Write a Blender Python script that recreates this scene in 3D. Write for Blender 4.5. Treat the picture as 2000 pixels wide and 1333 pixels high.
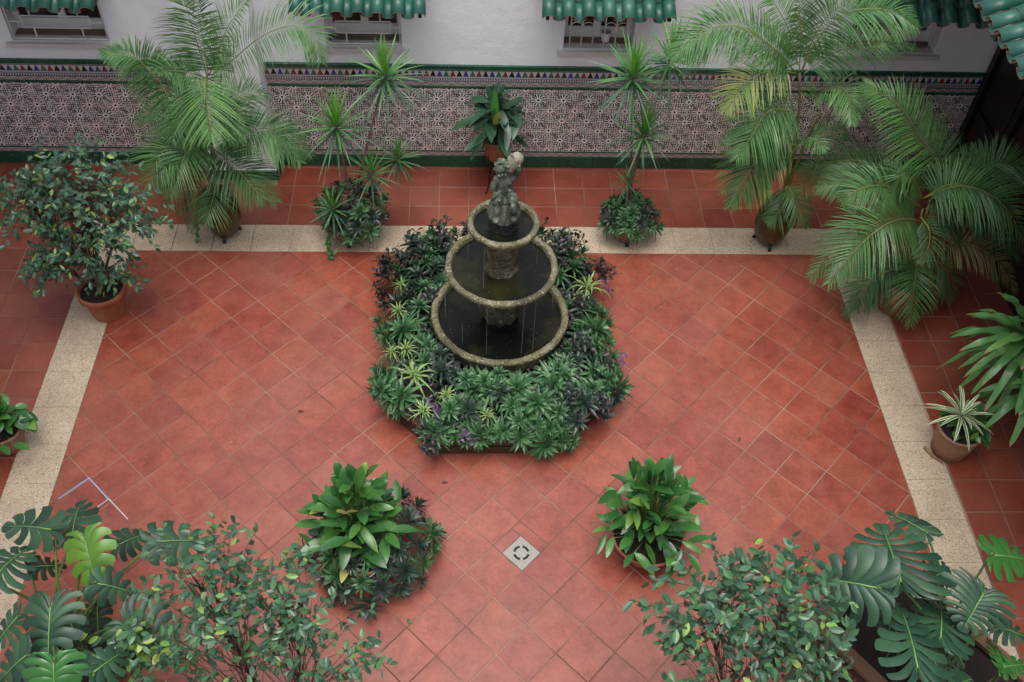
import bpy, bmesh, math, random
from mathutils import Vector, Matrix, noise
R_ = math.radians
V = Vector
scn = bpy.context.scene
for o in list(bpy.data.objects): bpy.data.objects.remove(o)
COL = scn.collection

# ------------------------------------------------------------ camera, sky, sun, exposure
cam_data = bpy.data.cameras.new('camera'); cam = bpy.data.objects.new('camera', cam_data); COL.objects.link(cam)
cam_data.sensor_width = 36; cam_data.lens = 34.823; cam_data.clip_start = .05; cam_data.clip_end = 500
_r = (V((0.9988926953, -0.0298301712, 0.0363805456)), V((0.0016133472, -0.7511132258, -0.6601714316)), V((0.0470189358, 0.6594991152, -0.7502333882)))
cam.matrix_world = Matrix((( _r[0].x, -_r[1].x, -_r[2].x, 3.333164), (_r[0].y, -_r[1].y, -_r[2].y, -5.631823), (_r[0].z, -_r[1].z, -_r[2].z, 6.589343), (0, 0, 0, 1)))
scn.camera = cam
SUN_EL, SUN_AZ = R_(82), R_(195)
world = bpy.data.worlds.new('World'); scn.world = world; world.use_nodes = True
wn = world.node_tree
sky = wn.nodes.new('ShaderNodeTexSky'); sky.sky_type = 'NISHITA'; sky.sun_disc = False
sky.sun_elevation = SUN_EL; sky.sun_rotation = SUN_AZ; sky.air_density = 1.0; sky.dust_density = 5.0; sky.ozone_density = 1.0
bg = wn.nodes['Background']; bg.inputs['Strength'].default_value = 0.15
hs = wn.nodes.new('ShaderNodeHueSaturation'); hs.inputs['Saturation'].default_value = .45      # overcast: a paler sky
wn.links.new(sky.outputs[0], hs.inputs['Color']); wn.links.new(hs.outputs[0], bg.inputs['Color'])
sd = bpy.data.lights.new('sun', 'SUN'); sd.energy = 0.65; sd.angle = R_(45); sd.color = (1, .96, .9)
sun = bpy.data.objects.new('sun', sd); COL.objects.link(sun)
sun.rotation_euler = (R_(90) - SUN_EL, 0, R_(180) - SUN_AZ)
sun.location = (5, 3, 12)
scn.view_settings.view_transform = 'Standard'; scn.view_settings.look = 'None'
scn.view_settings.gamma = 1; scn.view_settings.use_curve_mapping = False
scn.view_settings.exposure = 0.77
scn.render.engine = 'CYCLES'

# ------------------------------------------------------------ shader helpers
class S:
    """a socket with arithmetic"""
    def __init__(s, nt, sock): s.nt = nt; s.k = sock
    def _m(s, op, *a, clamp=False):
        n = s.nt.nodes.new('ShaderNodeMath'); n.operation = op; n.use_clamp = clamp
        for i, x in enumerate((s,) + a):
            if isinstance(x, S): s.nt.links.new(x.k, n.inputs[i])
            else: n.inputs[i].default_value = x
        return S(s.nt, n.outputs[0])
    def __add__(s, o): return s._m('ADD', o)
    def __sub__(s, o): return s._m('SUBTRACT', o)
    def __mul__(s, o): return s._m('MULTIPLY', o)
    def __truediv__(s, o): return s._m('DIVIDE', o)
    def frac(s): return s._m('FRACT')
    def floor(s): return s._m('FLOOR')
    def abs(s): return s._m('ABSOLUTE')
    def gt(s, o): return s._m('GREATER_THAN', o)
    def lt(s, o): return s._m('LESS_THAN', o)
    def mod(s, o): return s._m('FLOORED_MODULO', o)
    def cos(s): return s._m('COSINE')
    def sin(s): return s._m('SINE')
    def sqrt(s): return s._m('SQRT')
    def maxi(s, o): return s._m('MAXIMUM', o)
    def mini(s, o): return s._m('MINIMUM', o)
    def clamp(s): return s._m('ADD', 0.0, clamp=True)
class Mat:
    def __init__(s, name):
        s.m = bpy.data.materials.new(name); s.m.use_nodes = True; s.nt = s.m.node_tree
        s.b = s.nt.nodes['Principled BSDF']; s.out = s.nt.nodes['Material Output']
    def n(s, t, **kw):
        x = s.nt.nodes.new(t)
        for k, v in kw.items():
            if k in ('op',): x.operation = v
            else: setattr(x, k, v)
        return x
    def sset(s, name, v):
        if isinstance(v, S): s.nt.links.new(v.k, s.b.inputs[name])
        elif isinstance(v, (tuple, list)): s.b.inputs[name].default_value = (*v[:3], 1)
        else: s.b.inputs[name].default_value = v
    def col(s, c):
        n = s.n('ShaderNodeRGB'); n.outputs[0].default_value = (*c, 1); return S(s.nt, n.outputs[0])
    def mix(s, f, a, b):
        n = s.n('ShaderNodeMix', data_type='RGBA')
        for i, x in ((0, f), (6, a), (7, b)):
            if isinstance(x, S): s.nt.links.new(x.k, n.inputs[i])
            elif isinstance(x, (tuple, list)): n.inputs[i].default_value = (*x, 1)
            else: n.inputs[i].default_value = x
        return S(s.nt, n.outputs[2])
    def pos(s, kind='world'):
        if kind == 'world': k = s.n('ShaderNodeNewGeometry').outputs['Position']
        else: k = s.n('ShaderNodeTexCoord').outputs['Object']
        x = s.n('ShaderNodeSeparateXYZ'); s.nt.links.new(k, x.inputs[0])
        return S(s.nt, k), S(s.nt, x.outputs[0]), S(s.nt, x.outputs[1]), S(s.nt, x.outputs[2])
    def noise(s, scale, detail=4, rough=.55, vec=None, out=0):
        n = s.n('ShaderNodeTexNoise'); n.inputs['Scale'].default_value = scale; n.inputs['Detail'].default_value = detail; n.inputs['Roughness'].default_value = rough
        if vec is not None: s.nt.links.new(vec.k, n.inputs['Vector'])
        return S(s.nt, n.outputs[out])
    def vor(s, scale, feature='F1', vec=None, out='Distance', rnd=1.0):
        n = s.n('ShaderNodeTexVoronoi', feature=feature); n.inputs['Scale'].default_value = scale; n.inputs['Randomness'].default_value = rnd
        if vec is not None: s.nt.links.new(vec.k, n.inputs['Vector'])
        return S(s.nt, n.outputs[out])
    def ramp(s, f, stops):
        n = s.n('ShaderNodeValToRGB'); s.nt.links.new(f.k, n.inputs[0]); e = n.color_ramp.elements
        while len(e) < len(stops): e.new(.5)
        for i, (p, c) in enumerate(stops):
            e[i].position = p; e[i].color = (*c, 1) if isinstance(c, (tuple, list)) else (c, c, c, 1)
        return S(s.nt, n.outputs[0])
    def objrand(s): return S(s.nt, s.n('ShaderNodeObjectInfo').outputs['Random'])
    def island(s): return S(s.nt, s.n('ShaderNodeNewGeometry').outputs['Random Per Island'])
    def bump(s, h, strength=.3, dist=.01):
        n = s.n('ShaderNodeBump'); n.inputs['Strength'].default_value = strength; n.inputs['Distance'].default_value = dist
        s.nt.links.new(h.k, n.inputs['Height']); s.nt.links.new(n.outputs[0], s.b.inputs['Normal'])
    def hsv(s, c, h=.5, sa=1., v=1.):
        n = s.n('ShaderNodeHueSaturation')
        for i, x in (('Hue', h), ('Saturation', sa), ('Value', v), ('Color', c)):
            if isinstance(x, S): s.nt.links.new(x.k, n.inputs[i])
            elif isinstance(x, (tuple, list)): n.inputs[i].default_value = (*x, 1)
            else: n.inputs[i].default_value = x
        return S(s.nt, n.outputs[0])

def plain(name, c, rough=.6, var=.0, nscale=8, metal=0, bump=0, bscale=60, c2=None, spec=.5):
    M = Mat(name); p, x, y, z = M.pos()
    nz = M.noise(nscale, 5, .6, p)
    base = M.mix(M.ramp(nz, [(.35, 0.), (.65, 1.)]), c, c2) if c2 else M.hsv(c, .5, 1, nz * (2 * var) + (1 - var))
    M.sset('Base Color', base); M.sset('Roughness', rough); M.sset('Metallic', metal); M.sset('Specular IOR Level', spec)
    if bump: M.bump(M.noise(bscale, 5, .6, p), bump, .01)
    return M.m

def floor_tile_mat(name, c_lo, c_hi, rough=.34):
    M = Mat(name); p, x, y, z = M.pos(); r = M.objrand()
    off = M.n('ShaderNodeVectorMath', op='ADD'); M.nt.links.new(p.k, off.inputs[0]); 
    cmb = M.n('ShaderNodeCombineXYZ'); M.nt.links.new((r * 37.).k, cmb.inputs[2]); M.nt.links.new(cmb.outputs[0], off.inputs[1])
    q = S(M.nt, off.outputs[0])
    n1 = M.noise(6.5, 6, .65, q); n2 = M.noise(38, 4, .6, q); n3 = M.noise(1.1, 3, .5, p)
    f = (n1 * .6 + n2 * .4 - .5) * 3.7 + .5
    base = M.mix(f.clamp(), c_lo, c_hi)
    pink = M.mix(((r * 7.13).frac().gt(.955)) * .10, base, tuple(min(1, a * .55 + .12) for a in c_hi))
    v = (r * .20 + .90) * (n3 * .5 + .75)
    base = M.hsv(pink, r * .008 + .496, 1.0, v)
    wear = M.ramp(M.noise(.75, 6, .7, p), [(.42, 0.), (.68, 1.)]); base = M.mix(wear * .22, base, (.36, .19, .15))
    grime = M.ramp(M.noise(1.7, 6, .75, p), [(.55, 0.), (.75, 1.)]); base = M.mix(grime * .35, base, (.09, .030, .018))
    sp = M.vor(9, vec=p); base = M.mix((sp.lt(.035)) * .5, base, (.02, .012, .01))
    M.sset('Base Color', base)
    M.sset('Roughness', n2 * .18 + n3 * .2 + (rough - .18)); M.sset('Specular IOR Level', .5)
    M.sset('Coat Weight', .45); M.sset('Coat Roughness', n1 * .25 + .2); M.sset('Coat IOR', 1.5)
    M.bump(n2 * .6 + n1 * .8, .12, .004)
    return M.m

def terrazzo_mat():
    M = Mat('terrazzo'); p, x, y, z = M.pos()
    base = M.mix(M.ramp(M.noise(2.5, 4, .6, p), [(.3, 0.), (.7, 1.)]), (.40, .32, .23), (.55, .45, .33))
    c1 = M.vor(85, vec=p); k1 = M.vor(85, vec=p, out='Color')
    sep = M.n('ShaderNodeSeparateColor'); M.nt.links.new(k1.k, sep.inputs[0])
    a, b_, c_ = (S(M.nt, sep.outputs[i]) for i in range(3))
    chip = M.mix(a.gt(.6), (.10, .065, .05), M.mix(b_.gt(.5), (.34, .17, .11), (.72, .66, .58)))
    dens = M.noise(5, 3, .5, p) * .5 + .2
    base = M.mix((c1.lt(.36)) * (c_.lt(dens)) * .8, base, chip)
    d2 = M.vor(190, vec=p); base = M.mix(d2.lt(.22) * .35, base, (.16, .11, .08))
    M.sset('Base Color', base); M.sset('Roughness', .42); M.bump(c1, .06, .002)
    return M.m

def leaf_mat(name, cols, rough=.38, vein=None, spec=.5, rrange=.12, trans=.12, ripple=0):
    """cols: [(position, rgb)...] picked per leaf"""
    M = Mat(name); p, x, y, z = M.pos()
    r = (M.island() + M.objrand() * 1.0).frac()
    base = M.ramp(r, cols)
    base = M.hsv(base, .500, .97, M.noise(14, 3, .5, p) * .6 + 1.0)
    M.sset('Base Color', base); M.sset('Roughness', M.noise(9, 2, .5, p) * (2 * rrange) + (rough - rrange)); M.sset('Specular IOR Level', spec)
    M.bump(M.noise(120, 3, .5, p), .15, .003)
    if trans:
        t = M.n('ShaderNodeBsdfTranslucent'); M.nt.links.new(M.hsv(base, .48, 1.15, 1.3).k, t.inputs[0])
        mx = M.n('ShaderNodeMixShader'); mx.inputs[0].default_value = trans
        M.nt.links.new(M.b.outputs[0], mx.inputs[1]); M.nt.links.new(t.outputs[0], mx.inputs[2]); M.nt.links.new(mx.outputs[0], M.out.inputs[0])
    return M.m

def stone_mat(name, pale, moss, dark, bs=.8):
    M = Mat(name); p, x, y, z = M.pos()
    n1 = M.noise(9, 6, .65, p); n2 = M.noise(60, 5, .7, p); n3 = M.noise(3, 4, .6, p)
    base = M.mix(M.ramp(n1, [(.38, 0.), (.6, 1.)]), pale, moss)
    base = M.mix(M.ramp(n3, [(.45, 0.), (.62, 1.)]) * .8, base, dark)
    base = M.mix(M.ramp(n2, [(.55, 0.), (.72, 1.)]) * .55, base, tuple(min(1, a * 1.35) for a in pale))
    v1 = M.vor(48, vec=p); n4 = M.noise(14, 4, .7, p)
    base = M.mix((v1.lt(.30)) * (n4.gt(.50)) * .8, base, tuple(min(1, a * 1.7) for a in pale)); base = M.mix((M.vor(75, vec=p).lt(.28)) * (n4.lt(.52)) * .8, base, dark)
    M.sset('Base Color', base); M.sset('Roughness', n2 * .5 + .28)
    M.bump(n2 + n1 + (v1 if bs > .5 else n4), bs, .014)
    return M.m

def mosaic_mat():
    M = Mat('mosaic_glaze'); p, x, y, z = M.pos()
    u = (x - 3.046) / .2502; v = (z - .836) / .2435
    m = (u + v + .5).floor(); n = (u - v + .5).floor()
    a = (u + v + .5).frac() - .5; b = (u - v + .5).frac() - .5
    du = (a + b) * .5; dv = (a - b) * .5
    par = (m - n).mod(2.0)                     # 0 dark rosettes, 1 red rosettes
    r = (du * du + dv * dv).sqrt()
    th = du._m('ARCTAN2', dv)
    white = (.70, .66, .61)
    rayc = M.mix(par, (.022, .035, .03), (.17, .045, .035))
    # filler of small cut pieces
    sc = M.n('ShaderNodeCombineXYZ'); M.nt.links.new(u.k, sc.inputs[0]); M.nt.links.new(v.k, sc.inputs[1])
    q = S(M.nt, sc.outputs[0])
    e = M.vor(11, 'F1', q, rnd=.18); cc = M.vor(11, 'F1', q, 'Color', rnd=.18)
    sep = M.n('ShaderNodeSeparateColor'); M.nt.links.new(cc.k, sep.inputs[0])
    c0, c1 = S(M.nt, sep.outputs[0]), S(M.nt, sep.outputs[1])
    fill = M.mix(c0.gt(.42), M.mix(par, (.11, .17, .14), (.21, .11, .095)), M.mix(c1.gt(.5), (.03, .03, .03), (.42, .39, .36)))
    fill = M.mix(e.lt(.33), fill, white); fill = M.mix(e.lt(.12), fill, (.05, .05, .05))
    rays = (th * 12.0).cos().gt(-.05)
    ray = M.mix(rays, white, rayc)
    base = M.mix(r.gt(.27), ray, fill)
    base = M.mix(r.lt(.115), base, white); base = M.mix(r.lt(.05), base, (.02, .02, .02))
    diag = (a.abs().lt(.028)) * (r.gt(.19))
    base = M.mix(diag, base, (.035, .03, .028))
    base = M.hsv(base, .5, .72, M.noise(3, 3, .5, p) * .3 + .88)
    M.sset('Base Color', base); M.sset('Roughness', .27); M.bump(M.noise(25, 2, .5, p), .08, .003)
    return M.m

def frieze_mat():
    """triangles, chevrons and rules printed on the top frieze tiles"""
    M = Mat('frieze_glaze'); p, x, y, z = M.pos()
    white = (.52, .50, .47); navy = (.03, .03, .085)
    k = ((x - 2.924) / .0632); t = (k.frac() - .5).abs() * 2.0; idx = k.floor().mod(4.0)
    c = M.mix(idx.gt(.5), (.17, .035, .03), (.012, .012, .015)); c = M.mix(idx.gt(1.5), c, (.045, .04, .22)); c = M.mix(idx.gt(2.5), c, (.035, .13, .085))
    h = (z - 1.096) / .058
    tri = t.lt((h * -.78) + .92) * (h.gt(0.)) * (h.lt(1.))
    base = M.mix(tri, white, c)
    w = (z - 1.058).abs()
    ch = ((x + w * .9) / .0245).frac().lt(.5)
    base = M.mix(w.lt(.0155), base, M.mix(ch, white, navy))
    base = M.mix((w.gt(.0155)) * (w.lt(.021)), base, navy)
    base = M.mix((z - 1.161).abs().lt(.004), base, navy)
    base = M.mix((z - 1.092).abs().lt(.0025), base, navy)
    M.sset('Base Color', base); M.sset('Roughness', .26)
    return M.m

def braid_mat():
    M = Mat('braid_glaze'); p, x, y, z = M.pos()
    base = M.mix(M.noise(30, 2, .5, p), (.36, .25, .22), (.48, .43, .40))
    for zc in (1.014, .169):
        for ph in (0., 2.1, 4.2):
            s = ((x * 62. + ph).sin() * .011 + zc)
            base = M.mix((z - s).abs().lt(.0028), base, (.09, .055, .075) if ph < 3 else (.50, .47, .44))
    base = M.mix((z - 1.036).abs().lt(.003), base, (.06, .05, .11)); base = M.mix((z - .995).abs().lt(.002), base, (.5, .47, .44))
    M.sset('Base Color', base); M.sset('Roughness', .28)
    return M.m

def glaze(name, c, c2, rough=.22):
    M = Mat(name); p, x, y, z = M.pos(); r = M.objrand()
    base = M.mix(M.ramp(M.noise(5, 4, .6, p) * .6 + r * .4, [(.3, 0.), (.7, 1.)]), c, c2)
    base = M.mix(M.ramp(M.noise(45, 4, .6, p), [(.62, 0.), (.75, 1.)]) * .35, base, (.28, .20, .15))
    M.sset('Base Color', base); M.sset('Roughness', M.noise(20, 3, .5, p) * .25 + rough - .08); M.bump(M.noise(30, 3, .5, p), .12, .004)
    return M.m

def plaster_mat():
    M = Mat('white_plaster'); p, x, y, z = M.pos()
    n = M.noise(1.6, 5, .6, p)
    base = M.mix(n, (.78, .81, .84), (.86, .88, .91))
    st = M.ramp(M.noise(.9, 6, .7, p), [(.50, 0.), (.75, 1.)]); base = M.mix(st * .22, base, (.45, .44, .42))
    M.sset('Base Color', base); M.sset('Roughness', .8)
    M.bump(M.noise(7, 5, .55, p) * .8 + M.noise(40, 4, .6, p) * .25, .5, .02)
    return M.m

def water_mat():
    M = Mat('dark_water'); p, x, y, z = M.pos()
    n = M.noise(4, 3, .5, p)
    M.sset('Base Color', M.mix(M.ramp(n, [(.45, 0.), (.7, 1.)]), (.006, .008, .006), (.028, .026, .010)))
    M.sset('Roughness', .06); M.sset('IOR', 1.33)
    M.bump(M.noise(38, 4, .7, p), .28, .01)
    return M.m

def soil_mat():
    M = Mat('soil'); p, x, y, z = M.pos()
    M.sset('Base Color', M.mix(M.noise(40, 5, .7, p), (.008, .006, .004), (.035, .024, .016))); M.sset('Roughness', .95)
    M.bump(M.noise(60, 5, .7, p), 1., .02)
    return M.m

def wood_mat(name, c, c2, rough=.45):
    M = Mat(name); p, x, y, z = M.pos()
    mp = M.n('ShaderNodeMapping'); mp.inputs['Scale'].default_value = (14, 14, 1.2); M.nt.links.new(p.k, mp.inputs[0])
    M.sset('Base Color', M.mix(M.noise(4, 5, .6, S(M.nt, mp.outputs[0])), c, c2)); M.sset('Roughness', rough)
    return M.m

def pot_clay(name, c, c2, rough=.6):
    M = Mat(name); p, x, y, z = M.pos()
    n1 = M.noise(6, 5, .6, p); n2 = M.noise(50, 4, .6, p)
    base = M.mix(M.ramp(n1, [(.35, 0.), (.65, 1.)]), c, c2)
    base = M.mix(M.ramp(n2, [(.6, 0.), (.75, 1.)]) * .3, base, (.25, .22, .18))
    M.sset('Base Color', base); M.sset('Roughness', n1 * .2 + rough - .1); M.bump(n2, .25, .006)
    return M.m

MT = dict(
 tile=floor_tile_mat('terracotta_floor_glaze', (.180, .032, .017), (.315, .074, .042), .33),
 tile_w=floor_tile_mat('walkway_floor_glaze', (.165, .028, .013), (.255, .052, .028), .36),
 grout=plain('grout', (.36, .24, .17), .9, c2=(.10, .06, .045), nscale=1.3), terrazzo=terrazzo_mat(), dark_joint=plain('dark_joint', (.03, .028, .025), .9),
 mosaic=mosaic_mat(), frieze=frieze_mat(), braid=braid_mat(),
 green=glaze('green_glaze', (.008, .06, .03), (.014, .085, .045), .2), roof=glaze('roof_glaze', (.010, .080, .060), (.032, .125, .095), .34),
 clay=pot_clay('roof_clay', (.30, .17, .11), (.42, .30, .22), .8),
 plaster=plaster_mat(), white=plain('white_paint', (.80, .80, .78), .45, .08), stonew=plain('window_sill_stone', (.58, .57, .55), .6, .1),
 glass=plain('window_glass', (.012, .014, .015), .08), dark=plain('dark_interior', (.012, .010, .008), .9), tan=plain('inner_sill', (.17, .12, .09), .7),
 stone=stone_mat('mossy_stone', (.20, .17, .11), (.07, .065, .028), (.022, .022, .014)),
 rim=stone_mat('worn_rim_stone', (.25, .235, .155), (.125, .115, .045), (.05, .05, .032)), wet=stone_mat('wet_dark_stone', (.03, .035, .03), (.012, .014, .010), (.004, .004, .004)),
 statue=stone_mat('statue_stone', (.16, .19, .145), (.03, .048, .03), (.008, .012, .009), .3), statue2=stone_mat('pale_statue_stone', (.36, .35, .27), (.20, .20, .14), (.06, .07, .045), .3),
 water=water_mat(), soil=soil_mat(),
 doorwood=wood_mat('dark_door_wood', (.006, .0022, .0016), (.012, .004, .003)), rafter=wood_mat('rafter_wood', (.03, .017, .010), (.055, .03, .018)),
 plankwood=wood_mat('planter_wood', (.10, .05, .03), (.18, .10, .06)),
 terracotta=pot_clay('terracotta', (.26, .075, .035), (.36, .125, .06)), terracotta2=pot_clay('weathered_terracotta', (.20, .10, .055), (.30, .17, .10), .75),
 olive=pot_clay('olive_urn_glaze', (.045, .030, .006), (.085, .06, .012), .3), darkmetal=plain('dark_iron', (.015, .012, .010), .45, metal=.6),
 greenfoot=plain('dark_green_foot', (.01, .025, .02), .4),
 drain=plain('drain_metal', (.30, .285, .25), .45, .1, metal=.25, bump=.15), slot=plain('drain_slot', (.01, .01, .01), .8),
 tapew=plain('white_tape', (.50, .50, .54), .5), tapeb=plain('blue_tape', (.12, .15, .32), .5),
 bark=plain('bark', (.10, .065, .045), .85, c2=(.20, .15, .11), nscale=20, bump=.5), twig=plain('reddish_twig', (.045, .022, .016), .7, c2=(.09, .055, .038), nscale=20),
 cane=plain('cane_stem', (.17, .13, .04), .55, c2=(.10, .14, .035), nscale=12), petiole=plain('petiole', (.09, .15, .035), .45),
 ptile=plain('brown_relief_tile', (.055, .032, .020), .5, c2=(.025, .018, .012), nscale=14, bump=.4, bscale=40), ptile2=plain('pink_relief', (.20, .10, .075), .5, .2),
 palm=leaf_mat('palm_leaflets', [(0, (.040, .115, .036)), (.5, (.058, .155, .046)), (1, (.09, .19, .05))], .36),
 palml=leaf_mat('light_palm_leaflets', [(0, (.06, .165, .045)), (.6, (.085, .205, .055)), (1, (.12, .24, .06))], .38, trans=.15),
 palmd=leaf_mat('dark_palm_leaflets', [(0, (.035, .095, .03)), (1, (.06, .14, .04))], .38),
 palmy=leaf_mat('yellowing_palm_leaflets', [(0, (.09, .19, .05)), (.7, (.15, .22, .05)), (1, (.34, .30, .09))], .42, trans=.2),
 rachis=plain('palm_midrib', (.26, .28, .07), .5, c2=(.16, .22, .05)),
 palmtip=leaf_mat('brown_edged_leaflets', [(0, (.08, .13, .04)), (.5, (.17, .14, .05)), (1, (.24, .13, .05))], .5),
 ficus=leaf_mat('ficus_leaves', [(0, (.030, .080, .050)), (.55, (.05, .12, .068)), (.95, (.06, .13, .055)), (.985, (.10, .20, .04)), (1, (.24, .32, .07))], .30),
 ficusb=leaf_mat('bright_ficus_leaves', [(0, (.028, .078, .044)), (.6, (.045, .115, .058)), (.97, (.065, .16, .055)), (1, (.13, .27, .05))], .30),
 ficusn=leaf_mat('new_ficus_leaves', [(0, (.16, .30, .05)), (1, (.32, .42, .10))], .32, trans=.25),
 rhoeo=leaf_mat('rosette_leaves', [(0, (.024, .075, .03)), (.5, (.042, .12, .045)), (1, (.075, .17, .065))], .36),
 rhoeod=leaf_mat('dark_rosette_leaves', [(0, (.014, .035, .022)), (.7, (.026, .055, .034)), (1, (.05, .04, .05))], .32),
 purple=leaf_mat('purple_leaves', [(0, (.014, .024, .018)), (.7, (.026, .038, .028)), (.93, (.030, .024, .030)), (1, (.07, .04, .07))], .38),
 purpleb=leaf_mat('bright_purple_leaves', [(0, (.12, .07, .15)), (1, (.20, .12, .25))], .4),
 spiderg=leaf_mat('spider_leaf_green', [(0, (.06, .17, .03)), (1, (.11, .26, .05))], .38), spiderw=leaf_mat('spider_leaf_cream', [(0, (.28, .38, .12)), (1, (.40, .48, .18))], .4),
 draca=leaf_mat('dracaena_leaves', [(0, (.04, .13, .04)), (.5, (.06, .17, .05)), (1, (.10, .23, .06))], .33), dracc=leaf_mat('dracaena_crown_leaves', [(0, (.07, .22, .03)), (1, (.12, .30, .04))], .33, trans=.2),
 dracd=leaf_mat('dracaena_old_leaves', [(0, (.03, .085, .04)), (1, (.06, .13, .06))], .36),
 spath=leaf_mat('glossy_leaves', [(0, (.020, .080, .020)), (.5, (.032, .12, .028)), (.92, (.06, .17, .03)), (1, (.14, .25, .04))], .26, rrange=.06), 
 aspid=leaf_mat('aspidistra_leaves', [(0, (.018, .058, .030)), (1, (.035, .09, .045))], .34), aspidy=leaf_mat('yellowing_leaf', [(0, (.28, .30, .07)), (1, (.30, .30, .08))], .4), aspidb=leaf_mat('bright_aspidistra_leaf', [(0, (.06, .22, .03)), (1, (.07, .24, .04))], .35),
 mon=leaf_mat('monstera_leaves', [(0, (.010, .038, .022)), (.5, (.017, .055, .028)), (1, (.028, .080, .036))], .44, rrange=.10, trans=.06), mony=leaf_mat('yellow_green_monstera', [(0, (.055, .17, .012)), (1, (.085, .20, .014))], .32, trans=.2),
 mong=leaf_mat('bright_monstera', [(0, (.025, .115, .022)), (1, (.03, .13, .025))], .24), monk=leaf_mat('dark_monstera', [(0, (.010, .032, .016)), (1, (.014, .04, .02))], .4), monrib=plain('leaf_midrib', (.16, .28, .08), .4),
 corn=leaf_mat('corn_plant_leaves', [(0, (.05, .16, .04)), (.6, (.085, .22, .06)), (1, (.14, .29, .07))], .28), corntip=plain('brown_leaf_tip', (.30, .19, .09), .6),
 varc=leaf_mat('variegated_cream', [(0, (.50, .52, .36)), (1, (.60, .60, .44))], .4),
)

# positions of fronds, heads and leaves in metres
FRONDS_A = [([(1.181, 1.55, 1.739), (1.19, 1.425, 1.796), (1.206, 1.3, 1.74), (1.233, 1.175, 1.613), (1.245, 1.05, 1.484)], 0.34, 'l'), ([(1.165, 1.6, 1.714), (1.159, 1.567, 1.965), (1.153, 1.533, 2.269), (1.137, 1.5, 2.572)], 0.33, 'l'), ([(1.176, 1.6, 1.732), (1.176, 1.65, 1.895), (1.176, 1.7, 2.17), (1.176, 1.75, 2.434)], 0.3, 'd'), ([(1.184, 1.6, 1.733), (1.324, 1.533, 2.023), (1.472, 1.467, 2.299), (1.684, 1.4, 2.578)], 0.3, 'l'), ([(1.199, 1.6, 1.733), (1.409, 1.54, 1.917), (1.697, 1.48, 2.181), (1.97, 1.42, 2.32), (2.115, 1.36, 2.278), (2.172, 1.3, 2.085)], 0.3, 'm'), ([(1.094, 1.6, 1.302), (0.897, 1.55, 1.487), (0.772, 1.5, 1.775), (0.657, 1.45, 1.997), (0.462, 1.4, 2.042)], 0.3, 'm'), ([(1.155, 1.6, 1.705), (1.063, 1.467, 1.846), (0.948, 1.333, 1.949), (0.902, 1.2, 2.011)], 0.26, 'm'), ([(1.056, 1.6, 1.104), (0.912, 1.5, 1.138), (0.755, 1.4, 1.133), (0.646, 1.3, 1.05), (0.496, 1.2, 0.759)], 0.32, 'm'), ([(1.056, 1.6, 1.064), (0.97, 1.433, 1.13), (0.904, 1.267, 1.119), (0.767, 1.1, 0.847)], 0.3, 'm'), ([(1.057, 1.6, 0.983), (1.182, 1.45, 0.999), (1.355, 1.3, 0.936), (1.543, 1.15, 0.771)], 0.32, 'd'), ([(1.081, 1.6, 1.024), (1.312, 1.525, 1.164), (1.547, 1.45, 1.273), (1.726, 1.375, 1.244), (1.886, 1.3, 1.066)], 0.3, 'm'), ([(1.066, 1.7, 1.029), (1.176, 1.775, 1.255), (1.273, 1.85, 1.32), (1.411, 1.925, 1.338), (1.537, 2.0, 1.269)], 0.24, 'd'), ([(1.018, 1.5, 0.684), (1.063, 1.4, 0.66), (1.03, 1.3, 0.571), (0.972, 1.2, 0.438)], 0.24, 'm'), ([(0.992, 1.7, 0.987), (0.767, 1.833, 1.047), (0.535, 1.967, 1.088), (0.269, 2.1, 0.926)], 0.24, 'd'), ([(1.101, 1.6, 1.379), (1.007, 1.5, 1.524), (0.924, 1.4, 1.482), (0.84, 1.3, 1.289)], 0.3, 'm'), ([(0.993, 1.6, 0.774), (0.845, 1.533, 0.762), (0.739, 1.467, 0.666), (0.541, 1.4, 0.39)], 0.26, 'b'), ([(1.102, 1.6, 1.302), (1.241, 1.5, 1.453), (1.349, 1.4, 1.451), (1.4, 1.3, 1.297)], 0.28, 'm'), ([(0.985, 1.5, 0.641), (0.898, 1.433, 0.609), (0.853, 1.367, 0.49), (0.784, 1.3, 0.255)], 0.2, 'd')]
STEMS_A = [[(0.96, 1.55, 0.422), (0.98, 1.55, 0.707), (1.063, 1.55, 1.221), (1.169, 1.55, 1.73)], [(0.977, 1.55, 0.422), (1.05, 1.55, 0.814), (1.088, 1.55, 1.102)], [(0.934, 1.55, 0.422), (0.984, 1.55, 0.814), (1.087, 1.55, 1.222)]]
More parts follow.
